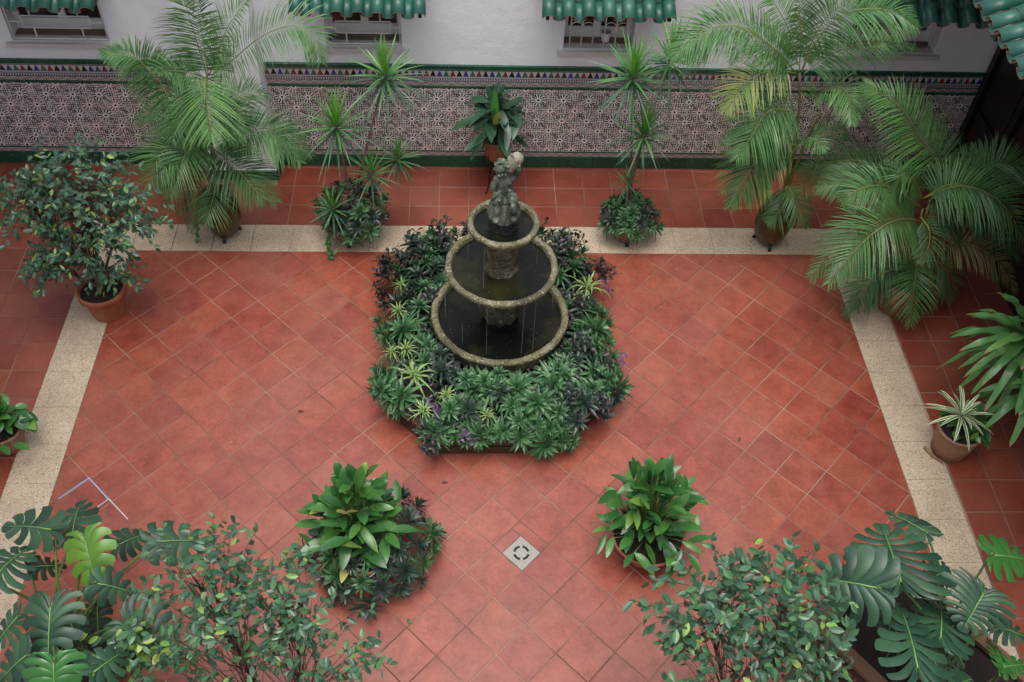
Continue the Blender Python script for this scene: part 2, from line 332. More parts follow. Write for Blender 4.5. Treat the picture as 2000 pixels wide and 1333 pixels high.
FRONDS_B = [([(6.141, 1.5, 1.907), (6.068, 1.5, 2.233), (6.006, 1.5, 2.44), (5.939, 1.5, 2.671)], 0.27, 'l'), ([(6.111, 1.5, 1.907), (5.87, 1.44, 2.143), (5.536, 1.38, 2.384), (5.286, 1.32, 2.432), (5.105, 1.26, 2.364), (4.966, 1.2, 2.228)], 0.33, 'm'), ([(6.103, 1.5, 1.907), (5.944, 1.6, 2.043), (5.76, 1.7, 2.077), (5.603, 1.8, 1.891)], 0.27, 'm'), ([(6.108, 1.5, 1.981), (5.967, 1.533, 2.281), (5.792, 1.567, 2.515), (5.729, 1.6, 2.611)], 0.25, 'l'), ([(6.158, 1.5, 1.917), (6.188, 1.46, 2.225), (6.307, 1.42, 2.493), (6.503, 1.38, 2.578), (6.693, 1.34, 2.572), (6.884, 1.3, 2.474)], 0.34, 'm'), ([(6.187, 1.5, 1.899), (6.379, 1.567, 2.035), (6.7, 1.633, 2.117), (7.139, 1.7, 2.046)], 0.26, 'm'), ([(6.122, 1.5, 1.897), (5.88, 1.4, 1.997), (5.672, 1.3, 1.977), (5.572, 1.2, 1.914), (5.467, 1.1, 1.796)], 0.28, 'y'), ([(6.245, 1.5, 1.481), (6.046, 1.375, 1.627), (5.86, 1.25, 1.675), (5.749, 1.125, 1.549), (5.626, 1.0, 1.403)], 0.34, 'm'), ([(6.313, 1.5, 1.149), (6.077, 1.4, 1.243), (5.931, 1.3, 1.192), (5.826, 1.2, 1.035), (5.721, 1.1, 0.786)], 0.33, 'y2'), ([(6.351, 1.6, 1.491), (6.385, 1.475, 1.757), (6.47, 1.35, 1.873), (6.522, 1.225, 1.837), (6.547, 1.1, 1.697)], 0.25, 'l'), ([(6.289, 1.5, 1.105), (6.281, 1.367, 1.293), (6.315, 1.233, 1.436), (6.405, 1.1, 1.417)], 0.22, 'm'), ([(6.299, 1.4, 0.765), (6.347, 1.333, 0.73), (6.413, 1.267, 0.626), (6.517, 1.2, 0.449)], 0.2, 'm'), ([(6.29, 1.4, 0.765), (6.281, 1.333, 0.706), (6.245, 1.267, 0.577), (6.142, 1.2, 0.493)], 0.2, 'd'), ([(6.372, 1.5, 0.705), (6.491, 1.4, 0.857), (6.58, 1.3, 0.963), (6.693, 1.2, 0.914)], 0.22, 'b'), ([(6.215, 1.5, 1.399), (6.057, 1.4, 1.47), (5.946, 1.3, 1.421), (5.855, 1.2, 1.291)], 0.28, 'm'), ([(6.47, 1.7, 1.128), (6.67, 1.8, 1.077), (6.861, 1.9, 1.005), (6.992, 2.0, 0.899)], 0.18, 'd')]
STEMS_B = [[(6.369, 1.5, 0.422), (6.32, 1.5, 0.841), (6.245, 1.5, 1.481), (6.144, 1.5, 1.907)], [(6.387, 1.5, 0.423), (6.362, 1.5, 0.887), (6.397, 1.5, 1.298), (6.444, 1.5, 1.504)], [(6.369, 1.5, 0.422), (6.31, 1.5, 0.953), (6.32, 1.5, 1.191)]]
FRONDS_C = [([(7.271, 0.7, 0.969), (7.03, 0.55, 1.124), (6.805, 0.4, 1.199), (6.574, 0.25, 1.097), (6.36, 0.1, 0.82)], 0.36, 'm'), ([(7.339, 0.8, 1.068), (7.361, 0.9, 1.389), (7.131, 1.0, 1.628), (6.886, 1.1, 1.878), (6.602, 1.2, 2.001)], 0.4, 'l'), ([(7.2, 0.7, 1.221), (7.348, 0.6, 1.439), (7.536, 0.5, 1.482), (7.749, 0.4, 1.375), (8.056, 0.3, 1.016)], 0.36, 'm'), ([(7.342, 0.6, 0.577), (7.29, 0.467, 0.582), (7.264, 0.333, 0.488), (7.293, 0.2, 0.183)], 0.26, 'm'), ([(7.322, 0.6, 0.527), (7.067, 0.533, 0.515), (6.9, 0.467, 0.401), (6.787, 0.4, 0.099)], 0.24, 'd'), ([(7.269, 0.8, 1.113), (7.1, 0.767, 1.363), (6.955, 0.733, 1.454), (6.933, 0.7, 1.285)], 0.22, 'm'), ([(7.322, 0.9, 1.051), (7.067, 1.025, 1.218), (6.835, 1.15, 1.204), (6.644, 1.275, 1.032), (6.478, 1.4, 0.786)], 0.26, 'd'), ([(7.289, 0.7, 0.97), (7.561, 0.625, 0.802), (7.745, 0.55, 0.825), (7.986, 0.475, 0.703), (8.253, 0.4, 0.399)], 0.24, 'b'), ([(7.29, 0.7, 1.016), (7.433, 0.7, 1.018), (7.612, 0.7, 0.925), (7.861, 0.7, 0.71)], 0.26, 'd'), ([(7.401, 0.9, 0.982), (7.544, 1.0, 1.176), (7.729, 1.1, 1.3), (7.969, 1.2, 1.246)], 0.24, 'm'), ([(7.443, 0.7, 0.481), (7.548, 0.633, 0.547), (7.652, 0.567, 0.46), (7.771, 0.5, 0.187)], 0.24, 'd'), ([(7.301, 0.8, 1.021), (6.956, 0.767, 1.273), (6.687, 0.733, 1.32), (6.525, 0.7, 1.191)], 0.26, 'm'), ([(7.319, 0.8, 1.022), (7.604, 0.767, 1.1), (7.963, 0.733, 0.851), (8.335, 0.7, 0.514)], 0.25, 'd'), ([(7.332, 0.8, 1.137), (7.593, 0.8, 1.385), (7.801, 0.8, 1.518), (8.027, 0.8, 1.477)], 0.32, 'm'), ([(7.193, 0.6, 1.104), (7.249, 0.5, 1.056), (7.251, 0.4, 0.962), (7.184, 0.3, 0.867)], 0.2, 'd')]
STEMS_C = [[(7.401, 0.7, 0.22), (7.316, 0.7, 0.632), (7.24, 0.7, 1.108)], [(7.421, 0.7, 0.22), (7.354, 0.7, 0.681), (7.307, 0.7, 0.97)], [(7.382, 0.7, 0.22), (7.36, 0.7, 0.506), (7.277, 0.7, 1.154)]]
DRAC_A = [((2.222, 1.4, 1.393), 0.42, 46), ((2.653, 1.6, 1.775), 0.42, 46), ((2.475, 1.5, 0.797), 0.3, 34), ((2.699, 1.75, 0.784), 0.3, 34), ((2.121, 1.28, 0.575), 0.27, 30)]
DRAC_B = [((4.734, 1.5, 1.861), 0.46, 46), ((5.054, 1.6, 1.955), 0.44, 44), ((4.894, 1.42, 1.324), 0.36, 44), ((4.826, 1.5, 0.736), 0.2, 22)]
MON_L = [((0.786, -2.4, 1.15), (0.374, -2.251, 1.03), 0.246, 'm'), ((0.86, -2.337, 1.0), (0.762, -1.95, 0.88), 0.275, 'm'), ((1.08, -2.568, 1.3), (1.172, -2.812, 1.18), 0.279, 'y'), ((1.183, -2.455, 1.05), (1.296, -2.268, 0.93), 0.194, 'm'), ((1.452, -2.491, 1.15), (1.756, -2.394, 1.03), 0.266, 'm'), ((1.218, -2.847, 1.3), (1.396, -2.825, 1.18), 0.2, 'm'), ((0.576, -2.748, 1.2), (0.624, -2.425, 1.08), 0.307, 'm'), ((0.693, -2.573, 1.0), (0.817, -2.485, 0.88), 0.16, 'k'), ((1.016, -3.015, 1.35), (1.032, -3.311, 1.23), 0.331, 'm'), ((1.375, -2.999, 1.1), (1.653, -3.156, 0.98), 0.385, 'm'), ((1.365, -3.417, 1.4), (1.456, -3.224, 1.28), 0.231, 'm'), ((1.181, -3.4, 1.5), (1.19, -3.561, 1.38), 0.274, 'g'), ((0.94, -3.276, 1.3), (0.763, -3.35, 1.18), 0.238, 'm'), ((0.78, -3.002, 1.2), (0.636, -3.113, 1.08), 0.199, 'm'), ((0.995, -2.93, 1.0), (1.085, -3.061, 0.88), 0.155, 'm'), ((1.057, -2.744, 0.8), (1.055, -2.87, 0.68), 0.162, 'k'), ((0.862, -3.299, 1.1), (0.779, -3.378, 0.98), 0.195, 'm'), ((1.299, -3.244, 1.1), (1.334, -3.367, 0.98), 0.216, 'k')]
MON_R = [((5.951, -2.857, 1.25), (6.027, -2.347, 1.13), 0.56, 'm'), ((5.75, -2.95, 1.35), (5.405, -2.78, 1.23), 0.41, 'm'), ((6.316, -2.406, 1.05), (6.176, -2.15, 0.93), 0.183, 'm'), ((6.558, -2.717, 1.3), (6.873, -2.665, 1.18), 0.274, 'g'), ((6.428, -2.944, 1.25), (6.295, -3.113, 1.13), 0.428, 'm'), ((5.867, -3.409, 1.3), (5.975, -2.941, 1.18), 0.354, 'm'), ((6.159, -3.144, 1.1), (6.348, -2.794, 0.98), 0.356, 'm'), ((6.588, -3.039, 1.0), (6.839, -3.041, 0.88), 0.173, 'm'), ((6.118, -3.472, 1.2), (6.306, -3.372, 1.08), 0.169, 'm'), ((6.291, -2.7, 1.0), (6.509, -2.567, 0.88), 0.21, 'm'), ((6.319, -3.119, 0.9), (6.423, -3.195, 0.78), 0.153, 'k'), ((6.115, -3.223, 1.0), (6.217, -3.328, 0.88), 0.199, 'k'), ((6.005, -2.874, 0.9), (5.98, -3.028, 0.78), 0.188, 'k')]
PHIL = [((6.592, -3.244, 0.9), (6.643, -2.992, 0.78), 0.121, 'g'), ((6.595, -3.249, 0.9), (6.855, -3.169, 0.78), 0.131, 'g')]

# ------------------------------------------------------------ mesh and object helpers
UP = V((0, 0, 1))
class MB:
    def __init__(s): s.v = []; s.f = []; s.m = []; s.mats = []; s.smooth = False
    def mi(s, mat):
        if mat not in s.mats: s.mats.append(mat)
        return s.mats.index(mat)
    def add(s, vs, fs, mat=None):
        o = len(s.v); s.v.extend([tuple(v) for v in vs]); k = s.mi(mat) if mat else 0
        for f in fs: s.f.append(tuple(i + o for i in f)); s.m.append(k)
    def box(s, lo, hi, mat=None, ch=0):
        x0, y0, z0 = lo; x1, y1, z1 = hi
        if not ch:
            s.add([(x0,y0,z0),(x1,y0,z0),(x1,y1,z0),(x0,y1,z0),(x0,y0,z1),(x1,y0,z1),(x1,y1,z1),(x0,y1,z1)],
                  [(0,3,2,1),(4,5,6,7),(0,1,5,4),(1,2,6,5),(2,3,7,6),(3,0,4,7)], mat); return
        # chamfer on the +z edge
        c = ch
        s.add([(x0,y0,z0),(x1,y0,z0),(x1,y1,z0),(x0,y1,z0),(x0,y0,z1-c),(x1,y0,z1-c),(x1,y1,z1-c),(x0,y1,z1-c),(x0+c,y0+c,z1),(x1-c,y0+c,z1),(x1-c,y1-c,z1),(x0+c,y1-c,z1)],
              [(0,1,5,4),(1,2,6,5),(2,3,7,6),(3,0,4,7),(4,5,9,8),(5,6,10,9),(6,7,11,10),(7,4,8,11),(8,9,10,11)], mat)
    def tube(s, pts, r, n=6, mat=None, cap=True):
        pts = [V(p) for p in pts]; N = len(pts)
        rs = r if hasattr(r, '__len__') else [r] * N
        if len(rs) == 2 and N > 2: rs = [rs[0] + (rs[1] - rs[0]) * i / (N - 1) for i in range(N)]
        t0 = (pts[1] - pts[0]).normalized(); a = t0.orthogonal().normalized(); vs = []
        for i, p in enumerate(pts):
            t = (pts[min(i + 1, N - 1)] - pts[max(i - 1, 0)]).normalized()
            a = (a - t * a.dot(t)).normalized(); b = t.cross(a)
            for k in range(n):
                q = 2 * math.pi * k / n; vs.append(p + (a * math.cos(q) + b * math.sin(q)) * rs[i])
        fs = [(i*n+k, i*n+(k+1)%n, (i+1)*n+(k+1)%n, (i+1)*n+k) for i in range(N-1) for k in range(n)]
        if cap: fs += [tuple(range(n))[::-1], tuple(range((N-1)*n, N*n))]
        s.add(vs, fs, mat)
    def lathe(s, prof, n=48, mat=None, wob=None, cx=0, cy=0):
        vs = []
        for r, z in prof:
            for k in range(n):
                q = 2 * math.pi * k / n; rr = r + (wob(q, r, z) if wob else 0)
                vs.append((cx + rr * math.cos(q), cy + rr * math.sin(q), z))
        fs = [(i*n+k, i*n+(k+1)%n, (i+1)*n+(k+1)%n, (i+1)*n+k) for i in range(len(prof)-1) for k in range(n)]
        s.add(vs, fs, mat)
    def prism(s, poly, z0, z1, mat=None, ch=0):
        n = len(poly); cx = sum(p[0] for p in poly) / n; cy = sum(p[1] for p in poly) / n
        vs = [(x, y, z0) for x, y in poly] + [(x, y, z1 - ch) for x, y in poly]
        fs = [(i, (i+1)%n, n+(i+1)%n, n+i) for i in range(n)]
        if ch:
            for x, y in poly:
                d = math.hypot(x-cx, y-cy) or 1; k = 1 - ch * 1.4 / d; vs.append((cx + (x-cx)*k, cy + (y-cy)*k, z1))
            fs += [(n+i, n+(i+1)%n, 2*n+(i+1)%n, 2*n+i) for i in range(n)]; fs.append(tuple(range(2*n, 3*n)))
        else: fs.append(tuple(range(n, 2*n)))
        s.add(vs, fs, mat)
    def mesh(s, name):
        me = bpy.data.meshes.new(name); me.from_pydata(s.v, [], s.f)
        for m in s.mats: me.materials.append(m)
        me.polygons.foreach_set('material_index', s.m)
        if s.smooth: me.polygons.foreach_set('use_smooth', [True] * len(s.f))
        me.update(); return me
    def build(s, name, mat=None, parent=None, smooth=False, **kw):
        if mat and not s.mats: s.mats.append(mat)
        s.smooth = smooth
        return obj(name, s.mesh(name), parent, **kw)
def obj(name, me, parent=None, M=None, label=None, cat=None, group=None, kind=None):
    o = bpy.data.objects.new(name, me); COL.objects.link(o)
    if parent: o.parent = parent
    if M is not None: o.matrix_local = M
    return tag(o, label, cat, group, kind)
def tag(o, label=None, cat=None, group=None, kind=None):
    if label: o['label'] = label
    if cat: o['category'] = cat
    if group: o['group'] = group
    if kind: o['kind'] = kind
    return o
def thing(name, label, cat, loc=(0, 0, 0), group=None):
    o = bpy.data.objects.new(name, None); COL.objects.link(o); o.location = loc; o.empty_display_size = .1
    return tag(o, label, cat, group)
class Loc(MB):
    """mesh builder whose input is world coordinates, output local to a thing's base"""
    def __init__(s, o): super().__init__(); s.o = V(o)
    def add(s, vs, fs, mat=None): super().add([V(v) - s.o for v in vs], fs, mat)
def basis(d, n):
    d = d.normalized(); n = (n - d * n.dot(d))
    n = n.normalized() if n.length > 1e-4 else d.orthogonal().normalized()
    return d, n, d.cross(n)
def blade(mb, p, d, n, L, W, mat, prof=None, droop=0., seg=4, fold=.2, edge=None, wave=0, tip=None, rip=0):
    """a leaf: midrib from p along d, bent down by droop, edges lifted by fold; edge = material of the outer strips"""
    d, n, s = basis(V(d), V(n)); p = V(p)
    prof = prof or (lambda t: math.sin(math.pi * min(1, t * .93 + .07)) ** .8)
    cols = [-1, -.55, 0, .55, 1] if edge else [-1, 0, 1]
    ncol = len(cols); vs = []
    for i in range(seg + 1):
        t = i / seg; c = p + d * (L * t * (1 - .25 * droop * t)) - UP * (droop * L * t * t * .6)
        w = W * .5 * (prof(t) if 0 < t < 1 else (.12 if t == 0 else .02))
        for x in cols:
            z = fold * w * abs(x) + (wave * w * math.sin(t * 17 + x * 2) * abs(x)) + rip * math.sin(t * 40 - abs(x) * 5) * abs(x)
            vs.append(c + s * (w * x) + n * z)
    q = [(i*ncol+k, i*ncol+k+1, (i+1)*ncol+k+1, (i+1)*ncol+k) for i in range(seg) for k in range(ncol-1)]
    if edge:
        e = [f for j, f in enumerate(q) if j % 4 in (0, 3)]; c_ = [f for j, f in enumerate(q) if j % 4 in (1, 2)]
        o = len(mb.v); mb.add(vs, c_, mat); k = mb.mi(edge)
        for f in e: mb.f.append(tuple(i + o for i in f)); mb.m.append(k)
    elif tip:
        o = len(mb.v); mb.add(vs, q[:-(ncol-1)], mat); k = mb.mi(tip)
        for f in q[-(ncol-1):]: mb.f.append(tuple(i + o for i in f)); mb.m.append(k)
    else: mb.add(vs, q, mat)
def spline(pts, n):
    pts = [V(p) for p in pts]; P = [pts[0] * 2 - pts[1]] + pts + [pts[-1] * 2 - pts[-2]]; out = []
    m = len(pts) - 1
    for i in range(n + 1):
        u = min(i / n * m, m - 1e-6); k = int(u); t = u - k; a, b, c, d = P[k:k+4]
        out.append(.5 * ((2*b) + (c-a)*t + (2*a-5*b+4*c-d)*t*t + (3*b-a-3*c+d)*t**3))
    return out
def mtx(loc, d, n, s=1.):
    """matrix taking +y to d and +z to n"""
    d, n, r = basis(V(d), V(n)); r = d.cross(n)
    return Matrix(((r.x*s, d.x*s, n.x*s, loc[0]), (r.y*s, d.y*s, n.y*s, loc[1]), (r.z*s, d.z*s, n.z*s, loc[2]), (0,0,0,1)))
def rv(rnd, s=1): return V((rnd.uniform(-s, s), rnd.uniform(-s, s), rnd.uniform(-s, s)))

# ------------------------------------------------------------ the floor
SX, DEL, TS = .9793213, .00644855, .30
def grid(i, j):
    X = (i + j) * .70710678 * SX; Y = (j - i) * .70710678; c, n = math.cos(DEL), math.sin(DEL)
    return ((c * X - n * Y) * TS, (n * X + c * Y) * TS)
XL, XR, YF = .174, 6.867, 1.291          # inner edges of the terrazzo strips
XLo, XRo, YFo = -.198, 7.240, 1.665      # outer edges
YB = 2.588                               # face of the tiled back wall
FX, FY = 3.626, .126                     # the fountain
BX0, BX1, BY0, BY1, BC = 2.705, 4.465, -1.036, 1.20, .405     # the bed: a rectangle with cut corners
def inbed(x, y, m=0):
    return BX0 + m < x < BX1 - m and BY0 + m < y < BY1 - m and min(x - BX0, BX1 - x) + min(y - BY0, BY1 - y) > BC + 1.4142 * m
def clip(poly, a, b, c):                 # keep a*x + b*y <= c
    out = []
    for i, p in enumerate(poly):
        q = poly[(i + 1) % len(poly)]; dp = a*p[0]+b*p[1]-c; dq = a*q[0]+b*q[1]-c
        if dp <= 0: out.append(p)
        if dp * dq < 0: t = dp / (dp - dq); out.append((p[0]+(q[0]-p[0])*t, p[1]+(q[1]-p[1])*t))
    return out
def area(p): return abs(sum(p[i][0]*p[(i+1)%len(p)][1]-p[(i+1)%len(p)][0]*p[i][1] for i in range(len(p)))) / 2
mb = MB(); mb.prism([(-12, -14), (20, -14), (20, 12), (-12, 12)], -.3, -.012)
mb.build('ground', MT['grout'], kind='structure')
mb = MB(); mb.prism([(XL, -6.5), (XR, -6.5), (XR, YF), (XL, YF)], -.02, -.0035)
court = mb.build('courtyard_floor', MT['grout'], kind='structure')
DRX, DRY, DRS = 3.752, -1.935, .107      # the drain, half side along the diagonals .152
g = .0033
full = MB(); a = .5 - g / TS
gx = [grid(x, y) for x, y in ((-a, -a), (a, -a), (a, a), (-a, a))]
full.prism(gx, -.014, 0, MT['tile'], ch=.0022); full_me = full.mesh('floor_tile')
cells = []
for i in range(-14, 36):
    for j in range(-14, 24):
        c = grid(i + .5, j + .5)
        poly = [(c[0] + x, c[1] + y) for x, y in gx]
        if not any(XL - .01 < x < XR + .01 and -6.5 < y < YF for x, y in poly): continue
        inside = all(XL < x < XR and y < YF for x, y in poly)
        q = poly if inside else clip(clip(clip(poly, -1, 0, -XL - .002), 1, 0, XR - .002), 0, 1, YF - .002)
        if len(q) < 3 or area(q) < .0006: continue
        if all(inbed(x, y, .05) for x, y in poly): continue
        # the drain occupies the near corner region of one tile
        dr = abs(c[0]-DRX) < .35 and abs(c[1]-DRY) < .35
        cells.append((c, poly if inside else None, q, dr, i, j))
cells.sort(key=lambda c: -(c[0][1] > -3.25) * 10 - area(c[2]))
tiles_stuff = MB(); cnt = 0; rnd = random.Random(3)
dcell = min(cells, key=lambda c: (c[0][0]-DRX)**2 + (c[0][1]-DRY-.02)**2)
for c in cells:
    (cx, cy), whole, q, dr, i, j = c
    h = rnd.uniform(-.0007, .0009)
    if c is dcell:
        # L-shaped remainder round the drain cover: two pieces
        P0, P1, P2, P3 = whole       # bottom-ish order: left, bottom, right, top
        k = .30
        pieces = []
        cxm = whole
        def lerp(u, v):
            return (P0[0] + (P1[0]-P0[0])*u + (P3[0]-P0[0])*v, P0[1] + (P1[1]-P0[1])*u + (P3[1]-P0[1])*v)
        for poly in ([lerp(0, 1-k+.012), lerp(1, 1-k+.012), lerp(1, 1), lerp(0, 1)], [lerp(0, 0), lerp(k-.012, 0), lerp(k-.012, 1-k), lerp(0, 1-k)]):
            m = MB(); m.prism(poly, -.014, 0, MT['tile'], ch=.002); m.build('floor_tile', parent=court)
            cnt += 1
        DRC = lerp(k + (1-k)/2 + .003, (1-k)/2)
        DRA = .5 * (1 - k) * TS * .975
        continue
    if cnt < 298 and cy > -3.3:
        if whole:
            t = obj('floor_tile', full_me, court); t.location = (cx, cy, h); t.rotation_euler = (rnd.uniform(-.002, .002), rnd.uniform(-.002, .002), 0)
        else:
            m = MB(); m.prism([(x-cx, y-cy) for x, y in q], -.014, 0, MT['tile'], ch=.002 if area(q) > .004 else 0)
            t = m.build('floor_tile', parent=court); t.location = (cx, cy, h)
        cnt += 1
    else: tiles_stuff.prism(q, -.014, 0, MT['tile'], ch=.002 if area(q) > .004 else 0)
if tiles_stuff.f: tiles_stuff.build('outlying_floor_tiles', parent=court, kind='stuff')
# walkway tiles, square to the walls
mb = MB()
mb.prism([(-1.75, -6.5), (XLo, -6.5), (XLo, YFo), (-1.75, YFo)], -.02, -.0035); mb.prism([(XRo, -6.5), (8.6, -6.5), (8.6, YFo), (XRo, YFo)], -.02, -.0035)
mb.prism([(-1.75, YFo), (8.6, YFo), (8.6, YB + .02), (-1.75, YB + .02)], -.02, -.0035)
walk = mb.build('walkway_floor', MT['grout'], kind='structure')
wme = MB(); hw, hh = .1475 - g, .147 - g; wme.prism([(-hw, -hh), (hw, -hh), (hw, hh), (-hw, hh)], -.014, 0, MT['tile_w'], ch=.0022); wme = wme.mesh('walkway_tile')
wstuff = MB()
def wtile(x0, x1, y0, y1, n=[0]):
    if x1 - x0 < .03 or y1 - y0 < .02: return
    cx, cy = (x0+x1)/2, (y0+y1)/2
    if n[0] < 296 and cy > -3.0 and -1.5 < cx < 8.4:
        n[0] += 1
        if abs(x1-x0-.295) < .002 and abs(y1-y0-.294) < .002: t = obj('walkway_tile', wme, walk); t.location = (cx, cy, rnd.uniform(-.0006, .0008))
        else:
            m = MB(); m.prism([(x0-cx+g, y0-cy+g), (x1-cx-g, y0-cy+g), (x1-cx-g, y1-cy-g), (x0-cx+g, y1-cy-g)], -.014, 0, MT['tile_w'], ch=.002); t = m.build('walkway_tile', parent=walk); t.location = (cx, cy, 0)
    else: wstuff.prism([(x0+g, y0+g), (x1-g, y0+g), (x1-g, y1-g), (x0+g, y1-g)], -.014, 0, MT['tile_w'], ch=.002)
PX0, PX1, PYF = .735, 1.418, 2.368       # the pillar
ys = [YFo + .004, 1.962, 2.256, 2.550, YB]
for k in range(-16, 22):
    x0 = 2.772 + k * .295; x1 = x0 + .295
    x0, x1 = max(x0, -1.74), min(x1, 8.44)
    if x1 <= x0: continue
    for a_, b_ in zip(ys, ys[1:]):
        if b_ > PYF + .05 and x0 < PX1 and x1 > PX0:
            if x0 < PX0 - .03: wtile(x0, PX0, a_, b_)
            if x1 > PX1 + .03: wtile(PX1, x1, a_, b_)
            continue
        wtile(x0, x1, a_, b_)
yl = [YFo] + [1.617 - .2985 * k for k in range(28)]
for a_, b_ in zip(yl[1:], yl):
    for x0, x1 in ((XLo - .30, XLo), (XLo - .597, XLo - .30), (XLo - .894, XLo - .597), (XLo - 1.19, XLo - .894), (XLo - 1.49, XLo - 1.19)): wtile(x0 + .001, x1, a_, b_)
yr = [YFo] + [1.664 - .2985 * k for k in range(1, 28)]
for a_, b_ in zip(yr[1:], yr):
    for x0, x1 in ((XRo, 7.258 + .001), (7.256, 7.553), (7.553, 7.85), (7.85, 8.147), (8.147, 8.43)):
        wtile(x0 if x0 != XRo else XRo + .001, x1, a_, b_)
if wstuff.f: wstuff.build('outlying_walkway_tiles', parent=walk, kind='stuff')
# terrazzo strips
mb = MB()
for q in ([(XLo, -6.5), (XL, -6.5), (XL, YF), (XLo, YF)], [(XR, -6.5), (XRo, -6.5), (XRo, YF), (XR, YF)], [(XLo, YF), (XRo, YF), (XRo, YFo), (XLo, YFo)]): mb.prism(q, -.02, -.004)
terr = mb.build('terrazzo_border', MT['dark_joint'], kind='structure')
def slab(x0, x1, y0, y1, gap=.0013):
    cx, cy = (x0+x1)/2, (y0+y1)/2; m = MB(); m.prism([(x0-cx+gap, y0-cy+gap), (x1-cx-gap, y0-cy+gap), (x1-cx-gap, y1-cy-gap), (x0-cx+gap, y1-cy-gap)], -.016, .0005, MT['terrazzo'], ch=.0008)
    t = m.build('terrazzo_slab', parent=terr); t.location = (cx, cy, rnd.uniform(0, .0006))
k = 0; x = XLo
while x < XRo - .01:
    x1 = min(x + .3719, XRo); slab(x, x1, YF, YFo, .0032 if k in (1, 2, 3) else .0013); x = x1; k += 1
for xa, xb in ((XLo, XL), (XR, XRo)):
    y = YF
    while y > -6.4: slab(xa, xb, max(y - .3719, -6.5), y); y -= .3719
# the drain cover
dr = thing('drain_cover', 'square metal floor drain with slotted round grate set in the red tiles', 'drain', (DRC[0], DRC[1], 0))
m = MB(); a = DRA * 1.0; sq = [((x - y) * .7071 * a * .985, (x + y) * .7071 * a) for x, y in ((-1, -1), (1, -1), (1, 1), (-1, 1))]
m.prism(sq, -.01, .004, MT['drain'], ch=.002); m.build('plate', parent=dr)
m = MB(); m.lathe([(.076, .0041), (.076, .0066), (.069, .0066), (.069, .0045)], 40, MT['drain']); m.build('ring', parent=dr, smooth=False)
m = MB(); m.lathe([(.040, .0043), (.040, .0068), (.001, .0072)], 32, MT['drain']); m.build('grate_disc', parent=dr)
for q in range(4):
    m = MB(); vs = []
    for i in range(9):
        t = (q * 90 + 12 + 66 * i / 8) * math.pi / 180
        vs += [(.044 * math.cos(t), .044 * math.sin(t), .0052), (.062 * math.cos(t), .062 * math.sin(t), .0052)]
    m.add(vs, [(2*i, 2*i+1, 2*i+3, 2*i+2) for i in range(8)], MT['slot']); m.build('slot', parent=dr)
# masking tape round one floor tile
tp = thing('tape_outline', 'white and blue tape stuck along the joints of one floor tile by the left strip', 'tape', (.42, -1.45, 0))
A, B, C_, D, E_ = V((.416, -1.256, 0)), V((.23, -1.451, 0)), V((.614, -1.454, 0)), V((.797, -1.635, 0)), V((.425, -1.652, 0))
def strip(p, q, w, mat, z):
    d = (q - p).normalized(); s_ = V((-d.y, d.x, 0)) * w / 2; o = tp.location; m = MB()
    m.prism([tuple((x - o).xy) for x in (p - s_, q - s_, q + s_, p + s_)], .0012, z, mat); m.build('tape_strip', parent=tp)
s45 = V((.0085, -.0085, 0))
strip(A, B, .012, MT['tapeb'], .0022); strip(A + s45*.6, B + s45*.6, .004, MT['tapew'], .0030)
strip(A, C_, .011, MT['tapeb'], .0026); strip(A - V((.004,.004,0)), C_ - V((.004,.004,0)), .005, MT['tapew'], .0034); strip(C_, D, .007, MT['tapew'], .0028); strip(C_, E_, .006, MT['tapew'], .0031)

# ------------------------------------------------------------ back wall with dado, windows and little roofs
wall = thing('back_wall', 'long white plastered back wall with patterned tile dado and barred windows', 'wall', (3.5, YB, 0))
WO = (3.5, YB, 0)
YP = YB + .012; WT = .34; ZT = 5.2
wins = [(-.835, .045, 1.402, 2.25), (2.035, 2.735, 1.400, 2.25), (4.250, 4.905, 1.405, 2.25), (6.95, 7.815, 1.415, 2.25)]
m = Loc(WO)
xs = [-1.8]
for a_, b_, c_, d_ in wins: xs += [a_, b_]
xs += [8.75]
m.box((-1.8, YP, -.05), (8.75, YP + WT, 1.400))
for k in range(0, len(xs), 2): m.box((xs[k], YP, 1.400), (xs[k+1], YP + WT, 2.25))
m.box((-1.8, YP, 2.25), (8.75, YP + WT, ZT))
for a_, b_, c_, d_ in wins:
    if c_ > 1.4: m.box((a_, YP, 1.400), (b_, YP + WT, c_))
pl = m.build('plaster', MT['plaster'], wall)
m = Loc(WO); m.box((PX0, PYF, .0), (PX1, YP + .001, ZT)); m.box((PX0 - .006, PYF - .006, 0.0), (PX1 + .006, PYF, .11)); 
m.build('pillar', MT['plaster'], wall)
